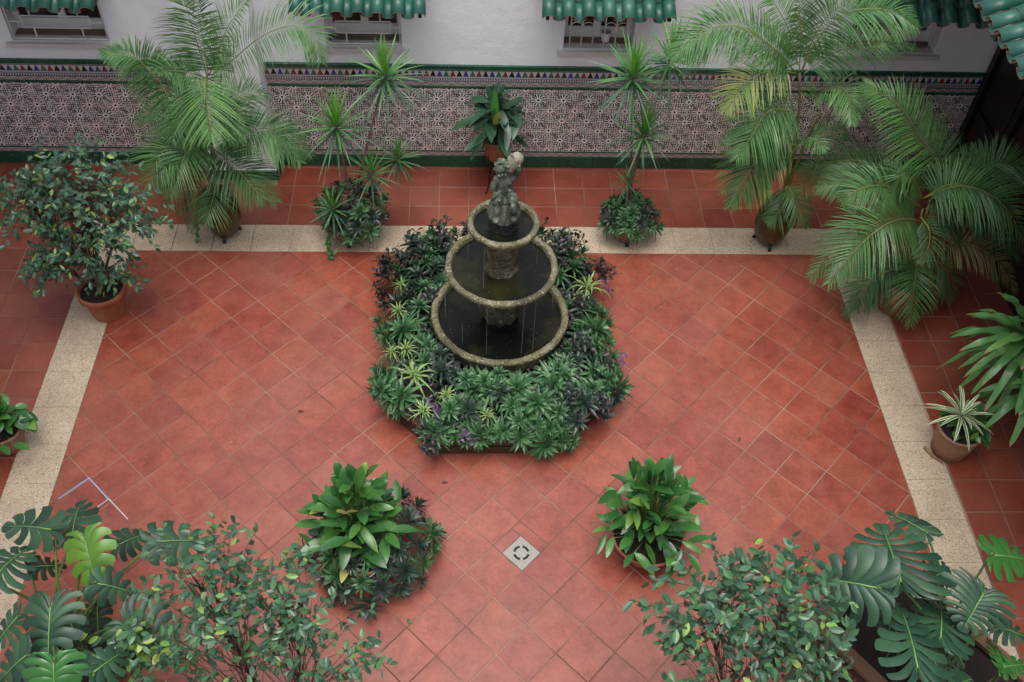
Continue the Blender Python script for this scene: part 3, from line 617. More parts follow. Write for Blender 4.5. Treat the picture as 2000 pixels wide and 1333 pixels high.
# dado rows: name, z0, z1, tile width, x origin, material, thickness beyond the plaster
def row(name, z0, z1, w, x0, mat, th, gap=.0012, ymax=None):
    cache = {}
    n0 = int((-1.75 - x0) / w) - 1
    for k in range(n0, 60):
        a_, b_ = x0 + k * w, x0 + (k + 1) * w
        for lo, hi in ((-1.75, PX0), (PX1, 8.42)):
            p, q = max(a_, lo), min(b_, hi)
            if q - p < .012: continue
            key = round(q - p, 4)
            if key not in cache:
                t = MB(); h = (z1 - z0) / 2 - gap; hw_ = (q - p) / 2 - gap; c = .0025
                t.add([(-hw_, 0, -h), (hw_, 0, -h), (hw_, 0, h), (-hw_, 0, h), (-hw_, -th + c, -h), (hw_, -th + c, -h), (hw_, -th + c, h), (-hw_, -th + c, h),
                       (-hw_ + c, -th, -h + c), (hw_ - c, -th, -h + c), (hw_ - c, -th, h - c), (-hw_ + c, -th, h - c)],
                      [(0,1,5,4),(1,2,6,5),(2,3,7,6),(3,0,4,7),(4,5,9,8),(5,6,10,9),(6,7,11,10),(7,4,8,11),(8,9,10,11)], mat)
                cache[key] = t.mesh(name)
            o = obj(name, cache[key], wall); o.location = ((p + q) / 2 - WO[0], YP + .0005 - WO[1], (z0 + z1) / 2)
row('cap_tile', 1.175, 1.222, .2492, 2.924, MT['green'], .026)
row('frieze_tile', 1.037, 1.175, .2528, 2.924, MT['frieze'], .012)
row('braid_tile', .991, 1.037, .2502, 2.924, MT['braid'], .012)
row('green_strip_tile', .962, .991, .2492, 2.924, MT['green'], .017)
for k, (a_, b_) in enumerate(((.836 - .1215 + .2435, .962), (.7145, .9575), (.471, .7145), (.2275, .471), (.213, .2275))):
    if b_ - a_ > .1: row('mosaic_tile', a_, b_, .2502, 2.921, MT['mosaic'], .012, .0006)
m = Loc(WO)
for lo, hi in ((-1.75, PX0), (PX1, 8.42)):
    m.box((lo, YP - .012, .213), (hi, YP, .2275)); m.box((lo, YP - .012, .9575), (hi, YP, .962)) 
m.build('mosaic_edge', MT['mosaic'], wall)
row('green_strip_tile', .193, .213, .2492, 2.96, MT['green'], .016)
row('braid_tile', .145, .193, .2502, 2.96, MT['braid'], .012)
row('skirting_tile', .0, .145, .2445, 2.948, MT['green'], .017)
for x0, x1 in ((PX0, (PX0+PX1)/2), ((PX0+PX1)/2, PX1 + .02)):
    m = Loc(WO); m.box((x0 + .001, PYF - .022, 0), (x1 - .001, PYF - .0065, .112)); m.build('skirting_tile', MT['green'], wall)
m = Loc(WO); m.box((PX1 + .0065, PYF - .006, 0), (PX1 + .02, YP - .02, .112)); m.build('skirting_tile', MT['green'], wall)
# windows
def window(x0, x1, z0, z1, style):
    w = thing('window', None, None); w.parent = wall; w.location = ((x0+x1)/2 - WO[0], 0, z0)
    o = ((x0+x1)/2, YB, z0); hw_ = (x1 - x0) / 2
    yf = YB + .20
    m = Loc(o); m.box((x0 - .055, YB - .035, z0 - .042), (x1 + .06, YP - .001, z0 - .002)); m.box((x0 + .001, YP, z0 + .0005), (x1 - .001, YB + .10, z0 + .012)); m.build('sill', MT['stonew'], w)
    m = Loc(o); m.box((x0 + .001, YB + .102, z0 + .001), (x1 - .001, YB + .30, z0 + .02)); m.build('inner_sill', MT['tan'], w)
    m = Loc(o); t = .05; xm = (x0 + x1) / 2
    for a_, b_, c_, d_ in ((x0, x0 + t, z0 + .02, z1), (x1 - t, x1, z0 + .02, z1), (xm - .035, xm + .035, z0 + .02, z1), (x0 + t, xm - .035, z0 + .02, z0 + .13), (xm + .035, x1 - t, z0 + .02, z0 + .13)): m.box((a_ + .0005, yf, c_), (b_ - .0005, yf + .045, d_))
    m.build('frame', MT['white'], w)
    for a_, b_ in ((x0 + t, xm - .035), (xm + .035, x1 - t)):
        m = Loc(o); m.box((a_, yf + .02, z0 + .13), (b_, yf + .026, z1)); m.build('pane', MT['glass'], w)
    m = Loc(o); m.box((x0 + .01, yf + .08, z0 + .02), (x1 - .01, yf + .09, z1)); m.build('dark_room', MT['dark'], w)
    r = .0065; yb = YB + .03
    def bar(p, q, rr=r):
        m = Loc(o); m.tube([(p[0], yb, p[1]), (q[0], yb, q[1])], rr, 6); m.build('grille_bar', MT['white'], w, smooth=True)
    if style == 0:
        a_, b_ = x0 + (x1-x0)*.20, x1 - (x1-x0)*.20
        for z in (z0 + .02,): bar((x0, z), (x1, z), .008)
        bar((a_ - .04, z0 + .13), (b_ + .04, z0 + .13)); bar((a_ - .04, z0 + .25), (b_ + .04, z0 + .25)); bar((a_ - .04, z0 + .13), (a_ - .04, z0 + .25)); bar((b_ + .04, z0 + .13), (b_ + .04, z0 + .25))
        bar((x0, z0 + .19), (a_ - .04, z0 + .19)); bar((b_ + .04, z0 + .19), (x1, z0 + .19)); bar((a_ + .05, z0 + .02), (a_ + .05, z0 + .13)); bar((b_ - .05, z0 + .02), (b_ - .05, z0 + .13))
        bar((a_ + .05, z0 + .25), (a_ + .05, z0 + .40)); bar((b_ - .05, z0 + .25), (b_ - .05, z0 + .40)); bar((a_ - .04, z0 + .40), (b_ + .04, z0 + .40)); bar((x0 + .015, z0), (x0 + .015, z1), .008); bar((x1 - .015, z0), (x1 - .015, z1), .008)
        bar((x0, z0 + .55), (x1, z0 + .55))
    else:
        n = 5
        for k in range(n + 1): x = x0 + .06 + (x1 - x0 - .12) * k / n; bar((x, z0), (x, z1))
        for x, sg in ((x0 + .06 + (x1-x0-.12)/n, 1), (x1 - .06 - (x1-x0-.12)/n, -1)):
            for dx, z in ((-1, .2), (1, .2)):
                m = Loc(o); m.tube([(x + dx*.055 * (1 - math.cos(t)), yb, z0 + z + .055 * math.sin(t) + .02) for t in [k * .35 for k in range(-4, 9)]], .004, 5); m.build('grille_scroll', MT['white'], w, smooth=True)
        for z in (z0 + .36,): bar((x0, z), (x1, z))
for k, (a_, b_, c_, d_) in enumerate(wins): window(a_, b_, c_, d_, 1 if k in (2, 3) else 0)

def half_tile(L, r0, r1, th=.009, up=True, n=8):
    """a barrel tile running along +y from 0 (low, narrow mouth) to L; clay edge at the mouth"""
    m = MB(); m.smooth = True
    for rr in (0,):
        vs = []; 
        for yy, r in ((0, r0), (L, r1)):
            for k in range(n + 1):
                a = math.pi * k / n; s_ = 1 if up else -1
                vs.append((r * math.cos(a), yy, s_ * r * .82 * math.sin(a)))
            for k in range(n + 1):
                a = math.pi * k / n; s_ = 1 if up else -1
                vs.append(((r - th) * math.cos(a), yy, s_ * (r - th) * .82 * math.sin(a)))
        N = n + 1
        out = [(k, k + 1, 2*N + k + 1, 2*N + k) for k in range(n)]; inn = [(N + k + 1, N + k, 3*N + k, 3*N + k + 1) for k in range(n)]
        mouth = [(k + 1, k, N + k, N + k + 1) for k in range(n)]; back = [(2*N + k, 2*N + k + 1, 3*N + k + 1, 3*N + k) for k in range(n)]
        gl, cl = (out, inn) if up else (inn, out)
        m.add(vs, gl, MT['roof']); k0 = m.mi(MT['clay'])
        for f in cl + mouth + back: m.f.append(f); m.m.append(k0)
    return m.mesh('roof_tile')
COVER = half_tile(.25, .062, .055, up=True); PAN = half_tile(.25, .055, .062, up=False)
def tiled_roof(parent, origin, along, down, length, nrows, pitch, slope, o, expo=.19, first=0.):
    """rows of barrel tiles; 'along' unit vector of the eave, 'down' horizontal unit vector of the fall"""
    al = V(along); dn = V(down); fall = (dn * math.cos(slope) - UP * math.sin(slope)); nrm = (dn * math.sin(slope) + UP * math.cos(slope))
    n = int(round(length / pitch)); rr = random.Random(7)
    for j in range(nrows):
        for k in range(n + 1):
            for me, dx, dz, dd in ((COVER, 0, .012, 0), (PAN, .5, .034, .012)):
                if dx and k == n: continue
                p = V(origin) + al * (first + (k + dx) * pitch + rr.uniform(-.004, .004)) - fall * (j * expo - dd + rr.uniform(-.006, .006)) + nrm * (dz + j * .004 + rr.uniform(-.003, .003))
                y = -fall; x = y.cross(nrm); z = nrm; s_ = 1
                M = Matrix(((x.x, y.x, z.x, p.x - o[0]), (x.y, y.y, z.y, p.y - o[1]), (x.z, y.z, z.z, p.z - o[2]), (0, 0, 0, 1)))
                t = obj('roof_tile', me, parent, M)
for k, (x0, n) in enumerate(((-.93, 6), (1.875, 6), (4.055, 6), (6.92, 6))):
    c = thing('window_canopy', None, None); c.parent = wall; L = n * .175; c.location = (x0 + L/2 - WO[0], 0, 2.0)
    o = (x0 + L/2, YB, 2.0)
    tiled_roof(c, (x0, 2.118, 2.0), (1, 0, 0), (0, -1, 0), L, 3, .175, R_(28), o)
    m = Loc(o)
    # board under the tiles and wooden brackets
    for s_ in (-.02, L - .0):
        m.box((x0 + s_ - .005, 2.16, 1.965), (x0 + s_ + .025, YP - .002, 1.995))
    m.build('bracket', MT['darkmetal'], c)
    LZ = -.045
    m = Loc((o[0], o[1], o[2] - LZ)); m.add([(x0 - .02, 2.26, 2.056), (x0 + L + .03, 2.26, 2.056), (x0 + L + .03, YP - .001, 2.236), (x0 - .02, YP - .001, 2.236), (x0 - .02, 2.26, 2.072), (x0 + L + .03, 2.26, 2.072), (x0 + L + .03, YP - .001, 2.252), (x0 - .02, YP - .001, 2.252)], [(0,3,2,1),(4,5,6,7),(0,1,5,4),(1,2,6,5),(2,3,7,6),(3,0,4,7)]); m.build('soffit_board', MT['clay'], c)

# ------------------------------------------------------------ right gallery: eave, dark wooden doors; left and near enclosing walls
XW = 8.43
gal = thing('gallery_roof', 'green glazed tile eave jutting in at the upper right corner', 'roof', (7.7, 0, 3.0))
tiled_roof(gal, (6.975, 2.40, 2.985), (0, -1, 0), (-1, 0, 0), 5.6, 7, .175, R_(20), (7.7, 0, 3.0), first=0.)
m = Loc((7.7, 0, 3.0)); c, s_ = math.cos(R_(20)), math.sin(R_(20))
for k in range(9):
    y = 2.3 - k * .62; m.add([(7.02, y - .04, 2.90), (7.02, y + .04, 2.90), (8.42, y + .04, 3.41), (8.42, y - .04, 3.41), (7.02, y - .04, 2.972), (7.02, y + .04, 2.972), (8.42, y + .04, 3.482), (8.42, y - .04, 3.482)], [(0,1,2,3),(4,7,6,5),(0,4,5,1),(1,5,6,2),(2,6,7,3),(3,7,4,0)])
m.build('rafter', MT['rafter'], gal)
m = Loc((7.7, 0, 3.0)); m.add([(6.99, -3.3, 2.974), (6.99, 2.58, 2.974), (8.42, 2.58, 3.495), (8.42, -3.3, 3.495), (6.99, -3.3, 2.99), (6.99, 2.58, 2.99), (8.42, 2.58, 3.51), (8.42, -3.3, 3.51)], [(0,1,2,3),(4,7,6,5),(0,4,5,1),(1,5,6,2),(2,6,7,3),(3,7,4,0)]); m.build('boarding', MT['rafter'], gal)
doors = thing('wooden_door_wall', 'dark panelled wooden doors under the eave at the right', 'door', (XW, .2, 0))
o = (XW, .2, 0)
m = Loc(o); m.box((XW, -3.3, 0), (XW + .12, YP - .001, 3.5)); m.build('backing', MT['doorwood'], doors)
for k in range(8):
    y1 = YP - .06 - k * .72
    m = Loc(o); m.box((XW - .05, y1 - .08, .0), (XW - .0005, y1, 3.2)); m.build('post', MT['doorwood'], doors)
    for z0, z1 in ((.15, .9), (1.0, 1.9), (2.0, 2.7)):
        m = Loc(o); m.box((XW - .022, y1 - .66, z0), (XW - .0005, y1 - .14, z1)); m.build('door_panel', MT['doorwood'], doors)
def wallbox(name, label, lo, hi, mat=None):
    o = ((lo[0]+hi[0])/2, (lo[1]+hi[1])/2, lo[2]); m = Loc(o); m.box(lo, hi); w = m.build(name, mat or MT['plaster']); w.location = o; tag(w, label, 'wall'); return w
wallbox('side_wall', 'white plastered upper wall above the right gallery roof', (XW + .001, -3.3, 3.53), (XW + .35, YP - .001, 6.2))
wallbox('side_wall', 'white plastered wall closing the left side of the courtyard', (-2.1, -6.5, 0), (-1.77, YP - .001, 6.2))
wallbox('side_wall', 'white plastered gallery wall below the viewer', (-1.76, -7.2, 0), (8.4, -6.9, 5.2))
wallbox('shade_slab', 'unseen slab added above the view to shade the left side', (-2.1, -5.0, 6.21), (-.3, YP + .3, 6.35))['category'] = 'roof'  # added out of view to narrow the sky opening and darken the left side
wallbox('shade_slab', 'unseen slab added above the view to shade the right side', (7.5, -5.0, 6.21), (8.78, YP + .3, 6.35))['category'] = 'roof'  # its counterpart, added only to hold sky light off the right side


# ------------------------------------------------------------ the planted octagonal bed
bed = thing('octagonal_planter', 'low octagonal planter faced with brown relief tiles round the fountain', 'planter', (FX, FY, 0))
def octo(m):
    x0, x1, y0, y1, c = BX0 + m - FX, BX1 - m - FX, BY0 + m - FY, BY1 - m - FY, BC - .586 * m
    return [(x1, y1 - c), (x1 - c, y1), (x0 + c, y1), (x0, y1 - c), (x0, y0 + c), (x0 + c, y0), (x1 - c, y0), (x1, y0 + c)]
po, pi_ = octo(0), octo(.07)
m = MB()
for k in range(8):
    a, b, c, d = po[k], po[(k+1)%8], pi_[(k+1)%8], pi_[k]
    m.add([(*a, 0), (*b, 0), (*c, 0), (*d, 0), (*a, .205), (*b, .205), (*c, .205), (*d, .205)], [(4,5,6,7), (0,1,5,4), (2,3,7,6), (1,2,6,5), (3,0,4,7)], MT['ptile'])
m.build('planter_wall', parent=bed)
tme = MB(); tme.box((-.068, -.012, 0), (.068, 0, .09), MT['ptile'])
for q in range(3):
    x = (-.043, 0, .043)[q]; tme.add([(x - .015, -.0125, .062), (x + .015, -.0125, .062), (x, -.017, .03)], [(0, 1, 2)], MT['ptile2'])
tme.box((-.062, -.015, .074), (.062, -.012, .080), MT['ptile2']); tme = tme.mesh('relief_tile')
bme = MB(); bme.box((-.16, -.014, 0), (.16, 0, .082), MT['ptile']); bme = bme.mesh('base_tile')
for k in range(8):
    a, b = V((*po[k], 0)), V((*po[(k+1)%8], 0)); d = (b - a).normalized(); L = (b - a).length; nrm = V((d.y, -d.x, 0)); nt_ = max(3, round(L / .138)); mid = (a+b)/2
    if nrm.y > .4: continue
    ang = math.atan2(d.y, d.x)
    for j in range(nt_):
        o_ = obj('relief_tile', tme, bed); o_.scale = (L / nt_ / .139, 1, 1); o_.location = a + d * (L * (j + .5) / nt_) + UP * .108 + nrm * .0008; o_.rotation_euler = (0, 0, ang)
    for j in range(max(1, nt_ // 2)):
        nb = max(1, nt_ // 2); o_ = obj('base_tile', bme, bed); o_.scale = (L / nb / .323, 1, 1); o_.location = a + d * (L * (j + .5) / nb) + UP * .016 + nrm * .0008; o_.rotation_euler = (0, 0, ang)
m = MB(); m.prism(pi_, .0, .16, MT['soil']); m.build('soil', parent=bed)

# ------------------------------------------------------------ the fountain
fo = thing('fountain', 'mossy three-tier stone fountain with a cherub on top', 'fountain', (FX, FY, .16))
def wob(amp, sc=7, ph=0): return lambda q, r, z: amp * noise.noise(V((math.cos(q) * sc * .5, math.sin(q) * sc * .5, z * sc + ph)))
def bowl(nm, ro, ri, zr, prof_out, mat_rim, label=None):
    """zr: height of the rim; prof_out: outside profile below the rim"""
    b = MB(); b.smooth = True
    b.lathe(prof_out, 72, MT['stone'], wob(.010, 9))
    rim = [(ro - .012, zr - .052), (ro, zr - .042), (ro + .003, zr - .012), (ro - .008, zr), (ri + .010, zr + .002), (ri, zr - .010), (ri - .006, zr - .10)]
    B_ = b.build(nm, parent=fo, smooth=True)
    r_ = MB(); r_.smooth = True; r_.lathe([(r, z) for r, z in rim], 90, mat_rim, wob(.006, 14, 3)); r_.build('rim', parent=B_, smooth=True)
    return B_
z0 = -.16
bowl('basin', .584, .527, .417 + z0, [(.50, -.01), (.505, .02), (.53, .05), (.556, .10), (.568, .17), (.572, .205)], MT['rim'])
# relief pattern on the basin's wall
m = MB()
for k in range(54):
    q = 2 * math.pi * k / 54; c, s_ = math.cos(q), math.sin(q)
    for z, w, h in ((.055, .016, .05), (.125, .020, .055)):
        r = .535 + (z * .28); t = V((-s_, c, 0)); n = V((c, s_, 0)); p = n * r + UP * z
        m.add([p - t*w, p + UP*h*.5 + n*.018, p + t*w, p - UP*h*.5 + n*.006, p + n*.026], [(3,0,4),(0,1,4),(1,2,4),(2,3,4)][::-1], MT['stone'])
m.build('relief_band', parent=fo)
bowl('bowl', .4555, .405, .983 + z0, [(.11, .60), (.16, .625), (.26, .66), (.36, .71), (.43, .765), (.452, .79)], MT['rim'])
bowl('bowl', .279, .234, 1.4476 + z0, [(.075, 1.15), (.11, 1.155), (.17, 1.175), (.23, 1.205), (.268, 1.235), (.276, 1.25)], MT['rim'])
def column(prof, flutes=0, fa=0):
    b = MB(); w0 = wob(.008, 12)
    b.lathe(prof, 64, MT['stone'], lambda q, r, z: w0(q, r, z) + fa * math.cos(q * flutes)); return b.build('column', parent=fo, smooth=True)
column([(.20, .0), (.20, .10), (.185, .13), (.14, .16), (.12, .20), (.15, .26), (.175, .33), (.165, .40), (.12, .46), (.105, .50), (.13, .56), (.15, .61), (.14, .66)], 8, .014)
column([(.15, .70), (.15, .755), (.125, .80), (.108, .84), (.112, .90), (.125, .97), (.118, 1.04), (.10, 1.09), (.115, 1.14), (.12, 1.17)], 6, .006)
for r, z in ((.524, .417 + z0 - .052), (.402, .983 + z0 - .040), (.231, 1.4476 + z0 - .038)):
    m = MB(); m.lathe([(r, z), (r * .66, z), (r * .33, z), (.02, z)], 48, MT['water']); m.build('water', parent=fo, smooth=True)
dm = Mat('water_drip'); dm.sset('Base Color', (.75, .8, .8)); dm.sset('Roughness', .1); dm.sset('Alpha', .4); MT['drip'] = dm.m
rnd = random.Random(11)
for k in range(24):
    q = rnd.uniform(0, 2*math.pi); 
    ro, zt, zb = ((.4635, .935 + z0, .37 + z0) if k % 5 else (.286, 1.40 + z0, .945 + z0))
    L = rnd.uniform(.04, .28) if k % 3 else zt - zb; z = zt if k % 2 else rnd.uniform(zb + L, zt)
    m = MB(); m.tube([(ro * math.cos(q), ro * math.sin(q), z), (ro * math.cos(q), ro * math.sin(q), z - L)], [.0006, .0010], 4, MT['drip']); m.build('water_drip', parent=fo)
for k in range(60):   # splashes
    r, z = ((.37, .9435 + z0) if k % 2 else (.48, .3655 + z0)); q = rnd.uniform(0, 2*math.pi); rr = r * rnd.uniform(.55, 1.0)
    if k == 0: sp = MB()
    sp.box((rr*math.cos(q) - .0012, rr*math.sin(q) - .0012, z), (rr*math.cos(q) + .0012, rr*math.sin(q) + .0012, z + .003), MT['tapew'])
sp.build('splash_drops', parent=fo, kind='stuff')
# the cherub: ellipsoids fused by a voxel remesh
def fused(name, blobs, mat, voxel, parent, smooth=3, tubes=()):
    bm = bmesh.new()
    for (p, r, rot) in blobs:
        M = Matrix.Translation(p) @ Matrix.Rotation(R_(rot[0]), 4, 'X') @ Matrix.Rotation(R_(rot[1]), 4, 'Y') @ Matrix.Rotation(R_(rot[2]), 4, 'Z') @ Matrix.Diagonal((*r, 1))
        bmesh.ops.create_icosphere(bm, subdivisions=3, radius=1, matrix=M)
    me = bpy.data.meshes.new(name); bm.to_mesh(me); bm.free(); me.materials.append(mat)
    t = bpy.data.objects.new('tmp', me); COL.objects.link(t)
    md = t.modifiers.new('r', 'REMESH'); md.mode = 'VOXEL'; md.voxel_size = voxel; md.use_smooth_shade = True
    sm = t.modifiers.new('s', 'SMOOTH'); sm.iterations = smooth
    dg = bpy.context.evaluated_depsgraph_get(); ev = t.evaluated_get(dg); nm = bpy.data.meshes.new_from_object(ev)
    bpy.data.objects.remove(t)
    if not nm.materials: nm.materials.append(mat)
    nm.polygons.foreach_set('use_smooth', [True] * len(nm.polygons))
    return obj(name, nm, parent)
def v3(*a): return V(a)
B = []
zs = 1.40 + z0
# drum under the figure, with a fluted skirt
m = MB(); w0 = wob(.006, 14); fl = lambda q, r, z: w0(q, r, z) + (.010 * math.cos(q * 12) if zs + .11 < z < zs + .25 else 0)
m.lathe([(.118, zs - .06), (.116, zs + .02), (.112, zs + .085), (.118, zs + .10)], 96, MT['wet'], fl)
m.lathe([(.118, zs + .10), (.120, zs + .14), (.116, zs + .18), (.100, zs + .225), (.085, zs + .26), (.06, zs + .275)], 96, MT['statue'], fl); m.build('pedestal', parent=fo, smooth=True)
h = zs + .235
B += [(v3(0, 0, h + .045), (.085, .075, .055), (0, 0, 0)),            # seat
      (v3(-.048, -.055, h + .075), (.046, .075, .044), (-8, 0, -18)), (v3(.052, -.050, h + .085), (.046, .075, .044), (-8, 0, 20)),   # thighs
      (v3(-.058, -.115, h + .02), (.028, .030, .062), (0, 0, 0)), (v3(.060, -.110, h + .03), (.028, .030, .062), (0, 0, 0)),       # shins
      (v3(-.060, -.135, h - .045), (.024, .042, .018), (0, 0, 0)), (v3(.062, -.130, h - .035), (.024, .042, .018), (0, 0, 0)),     # feet
      (v3(.002, .0, h + .125), (.068, .056, .060), (0, 0, 0)), (v3(.0, .002, h + .185), (.062, .050, .062), (0, 6, 0)),            # belly, chest
      (v3(-.055, -.006, h + .215), (.032, .032, .036), (0, 0, 0)), (v3(.055, .0, h + .225), (.032, .032, .036), (0, 0, 0)),        # shoulders
      (v3(-.082, -.022, h + .165), (.024, .026, .056), (-15, 12, 0)), (v3(-.062, -.062, h + .115), (.021, .052, .022), (-15, 0, -30)), (v3(-.036, -.100, h + .105), (.022, .022, .018), (0, 0, 0)),  # right arm
      (v3(.083, .0, h + .265), (.024, .026, .055), (0, 20, 0)), (v3(.088, -.02, h + .325), (.021, .024, .045), (0, -10, 0)),       # raised arm
      (v3(-.008, .0, h + .245), (.028, .028, .030), (0, 0, 0)),                                                                    # neck
      (v3(-.022, -.010, h + .305), (.054, .056, .060), (0, -8, 0)), (v3(-.022, -.064, h + .296), (.010, .012, .012), (0, 0, 0)),   # head, nose
      (v3(-.045, -.05, h + .285), (.018, .016, .016), (0, 0, 0)), (v3(.0, -.052, h + .285), (.018, .016, .016), (0, 0, 0)), (v3(-.024, -.054, h + .268), (.014, .012, .008), (0, 0, 0)),
      (v3(-.024, -.050, h + .325), (.034, .016, .010), (0, 0, 0)), (v3(-.075, .0, h + .30), (.009, .014, .018), (0, 0, 0))]
rr = random.Random(5)
for k in range(46):   # curls
    a, e = rr.uniform(0, 6.28), rr.uniform(.1, 1.5); p = v3(-.022 + .055 * math.cos(a) * math.cos(e), -.002 + .058 * math.sin(a) * math.cos(e), h + .318 + .056 * math.sin(e))
    if p.y < -.03 and p.z < h + .335: continue
    B.append((p, (.0125, .0125, .0125), (0, 0, 0)))
SC = 1.06
B = [(v3(p.x * SC, p.y * SC, h + (p.z - h) * SC), tuple(q * SC * .95 for q in r), rot) for p, r, rot in B]
fused('cherub_statue', B, MT['statue'], .0052, fo, 1)
B = [(v3(.060, .004, h + .362), (.050, .046, .070), (0, 22, 0)), (v3(.078, .002, h + .395), (.042, .042, .046), (0, 22, 0)), (v3(.038, .0, h + .318), (.034, .034, .045), (0, 25, 0)), (v3(.098, .0, h + .385), (.022, .036, .040), (0, 20, 0))]
for k in range(24):
    a, e = rr.uniform(0, 6.28), rr.uniform(-.6, 1.5); B.append((v3(.068 + .05 * math.cos(a) * math.cos(e), .003 + .046 * math.sin(a) * math.cos(e), h + .375 + .062 * math.sin(e)), (.010, .010, .010), (0, 0, 0)))
B = [(v3(p.x * SC, p.y * SC, h + (p.z - h) * SC), tuple(q * SC * 1.0 for q in r), rot) for p, r, rot in B]
fused('carried_shell', B, MT['statue2'], .0055, fo, 1)

# ------------------------------------------------------------ plants of the bed
def rosette_mesh(name, mat, n, L, W, seed, elev=(5, 70), droop=.5, edge=None, prof=None, fold=.35, seg=3, centre=None):
    r = random.Random(seed); m = MB()
    for k in range(n):
        a = k * 2.39996 + r.uniform(-.2, .2); t = k / max(1, n - 1); e = R_(elev[0] + (elev[1] - elev[0]) * t + r.uniform(-6, 6))
        d = V((math.cos(a) * math.cos(e), math.sin(a) * math.cos(e), math.sin(e))); nn = V((-math.cos(a) * math.sin(e), -math.sin(a) * math.sin(e), math.cos(e)))
        blade(m, d * .008 + UP * (.02 * t), d, nn, L * r.uniform(.75, 1.1) * (1 - .25 * t), W * r.uniform(.8, 1.1), (centre if centre and t > .7 else mat), prof, droop * r.uniform(.5, 1.3), seg, fold, edge)
    return m.mesh(name)
lance = lambda t: (math.sin(math.pi * min(1, t * .88 + .12)) ** .95)
ros = [rosette_mesh('rosette_plant', MT['rhoeo'], 24 + 2 * s, .145 + .01 * s, .023 + .002 * (s % 3), s, (-8, 74), .35 + .1 * (s % 3), prof=lance, seg=4) for s in range(6)]
rosd = [rosette_mesh('dark_rosette_plant', MT['rhoeod'], 22, .135, .024, s + 20, (-5, 70), .4, prof=lance) for s in range(4)]
spider = [rosette_mesh('spider_plant', MT['spiderg'], 26, .33, .012, s + 40, (25, 80), 1.45, edge=MT['spiderw'], prof=lambda t: 1 - t * .8, fold=.1, seg=6) for s in range(3)]
def sprig_mesh(name, mat, seed, n=5, h=.16, L=.085, W=.032):
    """leafy stems with alternate lance leaves"""
    r = random.Random(seed); m = MB()
    for s in range(n):
        a = r.uniform(0, 6.28); out = r.uniform(.02, .09); top = V((math.cos(a) * out, math.sin(a) * out, h * r.uniform(.6, 1.1))); m.tube([(0, 0, 0), top * .55 + V((0, 0, .01)), top], [.003, .002], 4, mat)
        for k in range(8):
            t = .3 + .7 * k / 7; b = a + k * 2.4 + r.uniform(-.4, .4); e = R_(r.uniform(0, 40) + (30 if k > 5 else 0)); d = V((math.cos(b) * math.cos(e), math.sin(b) * math.cos(e), math.sin(e)))
            blade(m, top * t, d, UP, L * r.uniform(.7, 1.1), W * r.uniform(.8, 1.1), mat, None, .5, 3, .3)
    return m.mesh(name)
purp = [sprig_mesh('purple_leaved_plant', MT['purple'], s) for s in range(4)]
purpb = sprig_mesh('purple_heart_plant', MT['purpleb'], 9, 2, .10, .11, .028)
rnd = random.Random(21)
CLOCK = ['twelve', 'one', 'two', 'three', 'four', 'five', 'six', 'seven', 'eight', 'nine', 'ten', 'eleven']
used_labels = {}
def where(x, y):
    c = CLOCK[int(round(math.atan2(x, y) / (math.pi / 6))) % 12]; m = min(x + FX - BX0, BX1 - x - FX, y + FY - BY0, BY1 - y - FY)
    return c, ('on the outer edge' if m < .10 else 'midway' if m < .26 else 'beside the stone basin')
SIZE = ['', 'larger ', 'smaller ', 'tilted ', 'low ', 'high ', 'larger tilted ', 'smaller tilted ', 'smaller low ']
last = ['']
def uniq(fmt):
    """a size word in front until the label is new"""
    for w in SIZE:
        l = fmt.replace('@', w)
        if l not in used_labels: used_labels[l] = 1; last[0] = w; return l
    return fmt.replace('@', '')
def put(me, name, label, cat, group, x, y, z, s, tilt, rz=None):
    w = last[0]; last[0] = ''      # the size word of the label holds for the plant too
    if 'larger' in w: s = 1.28
    if 'smaller' in w: s = .78
    if 'tilted' in w: tilt += .45
    if 'low' in w: z -= .05
    if 'high' in w: z += .06
    o = obj(name, me, None, None, label, cat, group); o.location = (FX + x, FY + y, z); o.scale = (s, s, s)
    out = V((x, y, 0)).normalized(); ax = V((-out.y, out.x, 0))
    q = Matrix.Rotation(tilt, 3, ax) @ Matrix.Rotation(rnd.uniform(0, 6.28) if rz is None else rz, 3, 'Z'); o.rotation_euler = q.to_euler(); return o
spots = []
G1, G2, G3 = 'green rosette plants filling the fountain bed', 'dark rosette plants in the fountain bed', 'purple leaved plants in the fountain bed'
SP = [(-.70, -.62, 1.35, 'largest striped spider plant, at the near left of the fountain bed'), (.78, .38, 1.35, 'striped spider plant on the right of the fountain bed beside the middle bowl'), (-.86, .10, .8, 'small striped spider plant at the left edge of the fountain bed'),
      (-.36, .88, .85, 'spider plant behind the fountain, left of the bowls'), (-.62, -.98, .85, 'spider plant drooping over the near left corner of the bed'), (-.12, -1.02, .7, 'spider plant arching over the front edge of the bed'), (-.86, .42, .6, 'spider plant tuft at the far left of the bed'), (-.90, -.36, .7, 'thin spider plant low on the left edge of the bed'), (.46, .86, .7, 'spider plant behind the fountain, right of the bowls'), (-.72, -.05, .6, 'spider plant tuft left of the lower stone basin'), (-.78, -.34, .9, 'grassy spider plant between the left edge and the lower basin'), (-.44, -.82, .8, 'grassy spider plant in the near left part of the bed'), (.25, -.78, .5, 'short grassy tuft in front of the lower basin')]
for x, y, s, l in SP: put(rnd.choice(spider), 'spider_plant', l, 'plant', 'spider plants in the fountain bed', x, y, .30, s, .25); spots.append((x, y, .10 * s))
PB = [(-.27, -1.17, 'purple heart plant hanging over the front tiles of the bed'), (.97, -.42, 'bright purple plant sticking out at the right edge of the bed'), (-.50, -.92, 'small purple heart plant near the front left of the bed'), (.93, .42, 'purple shoot at the far right of the bed')]
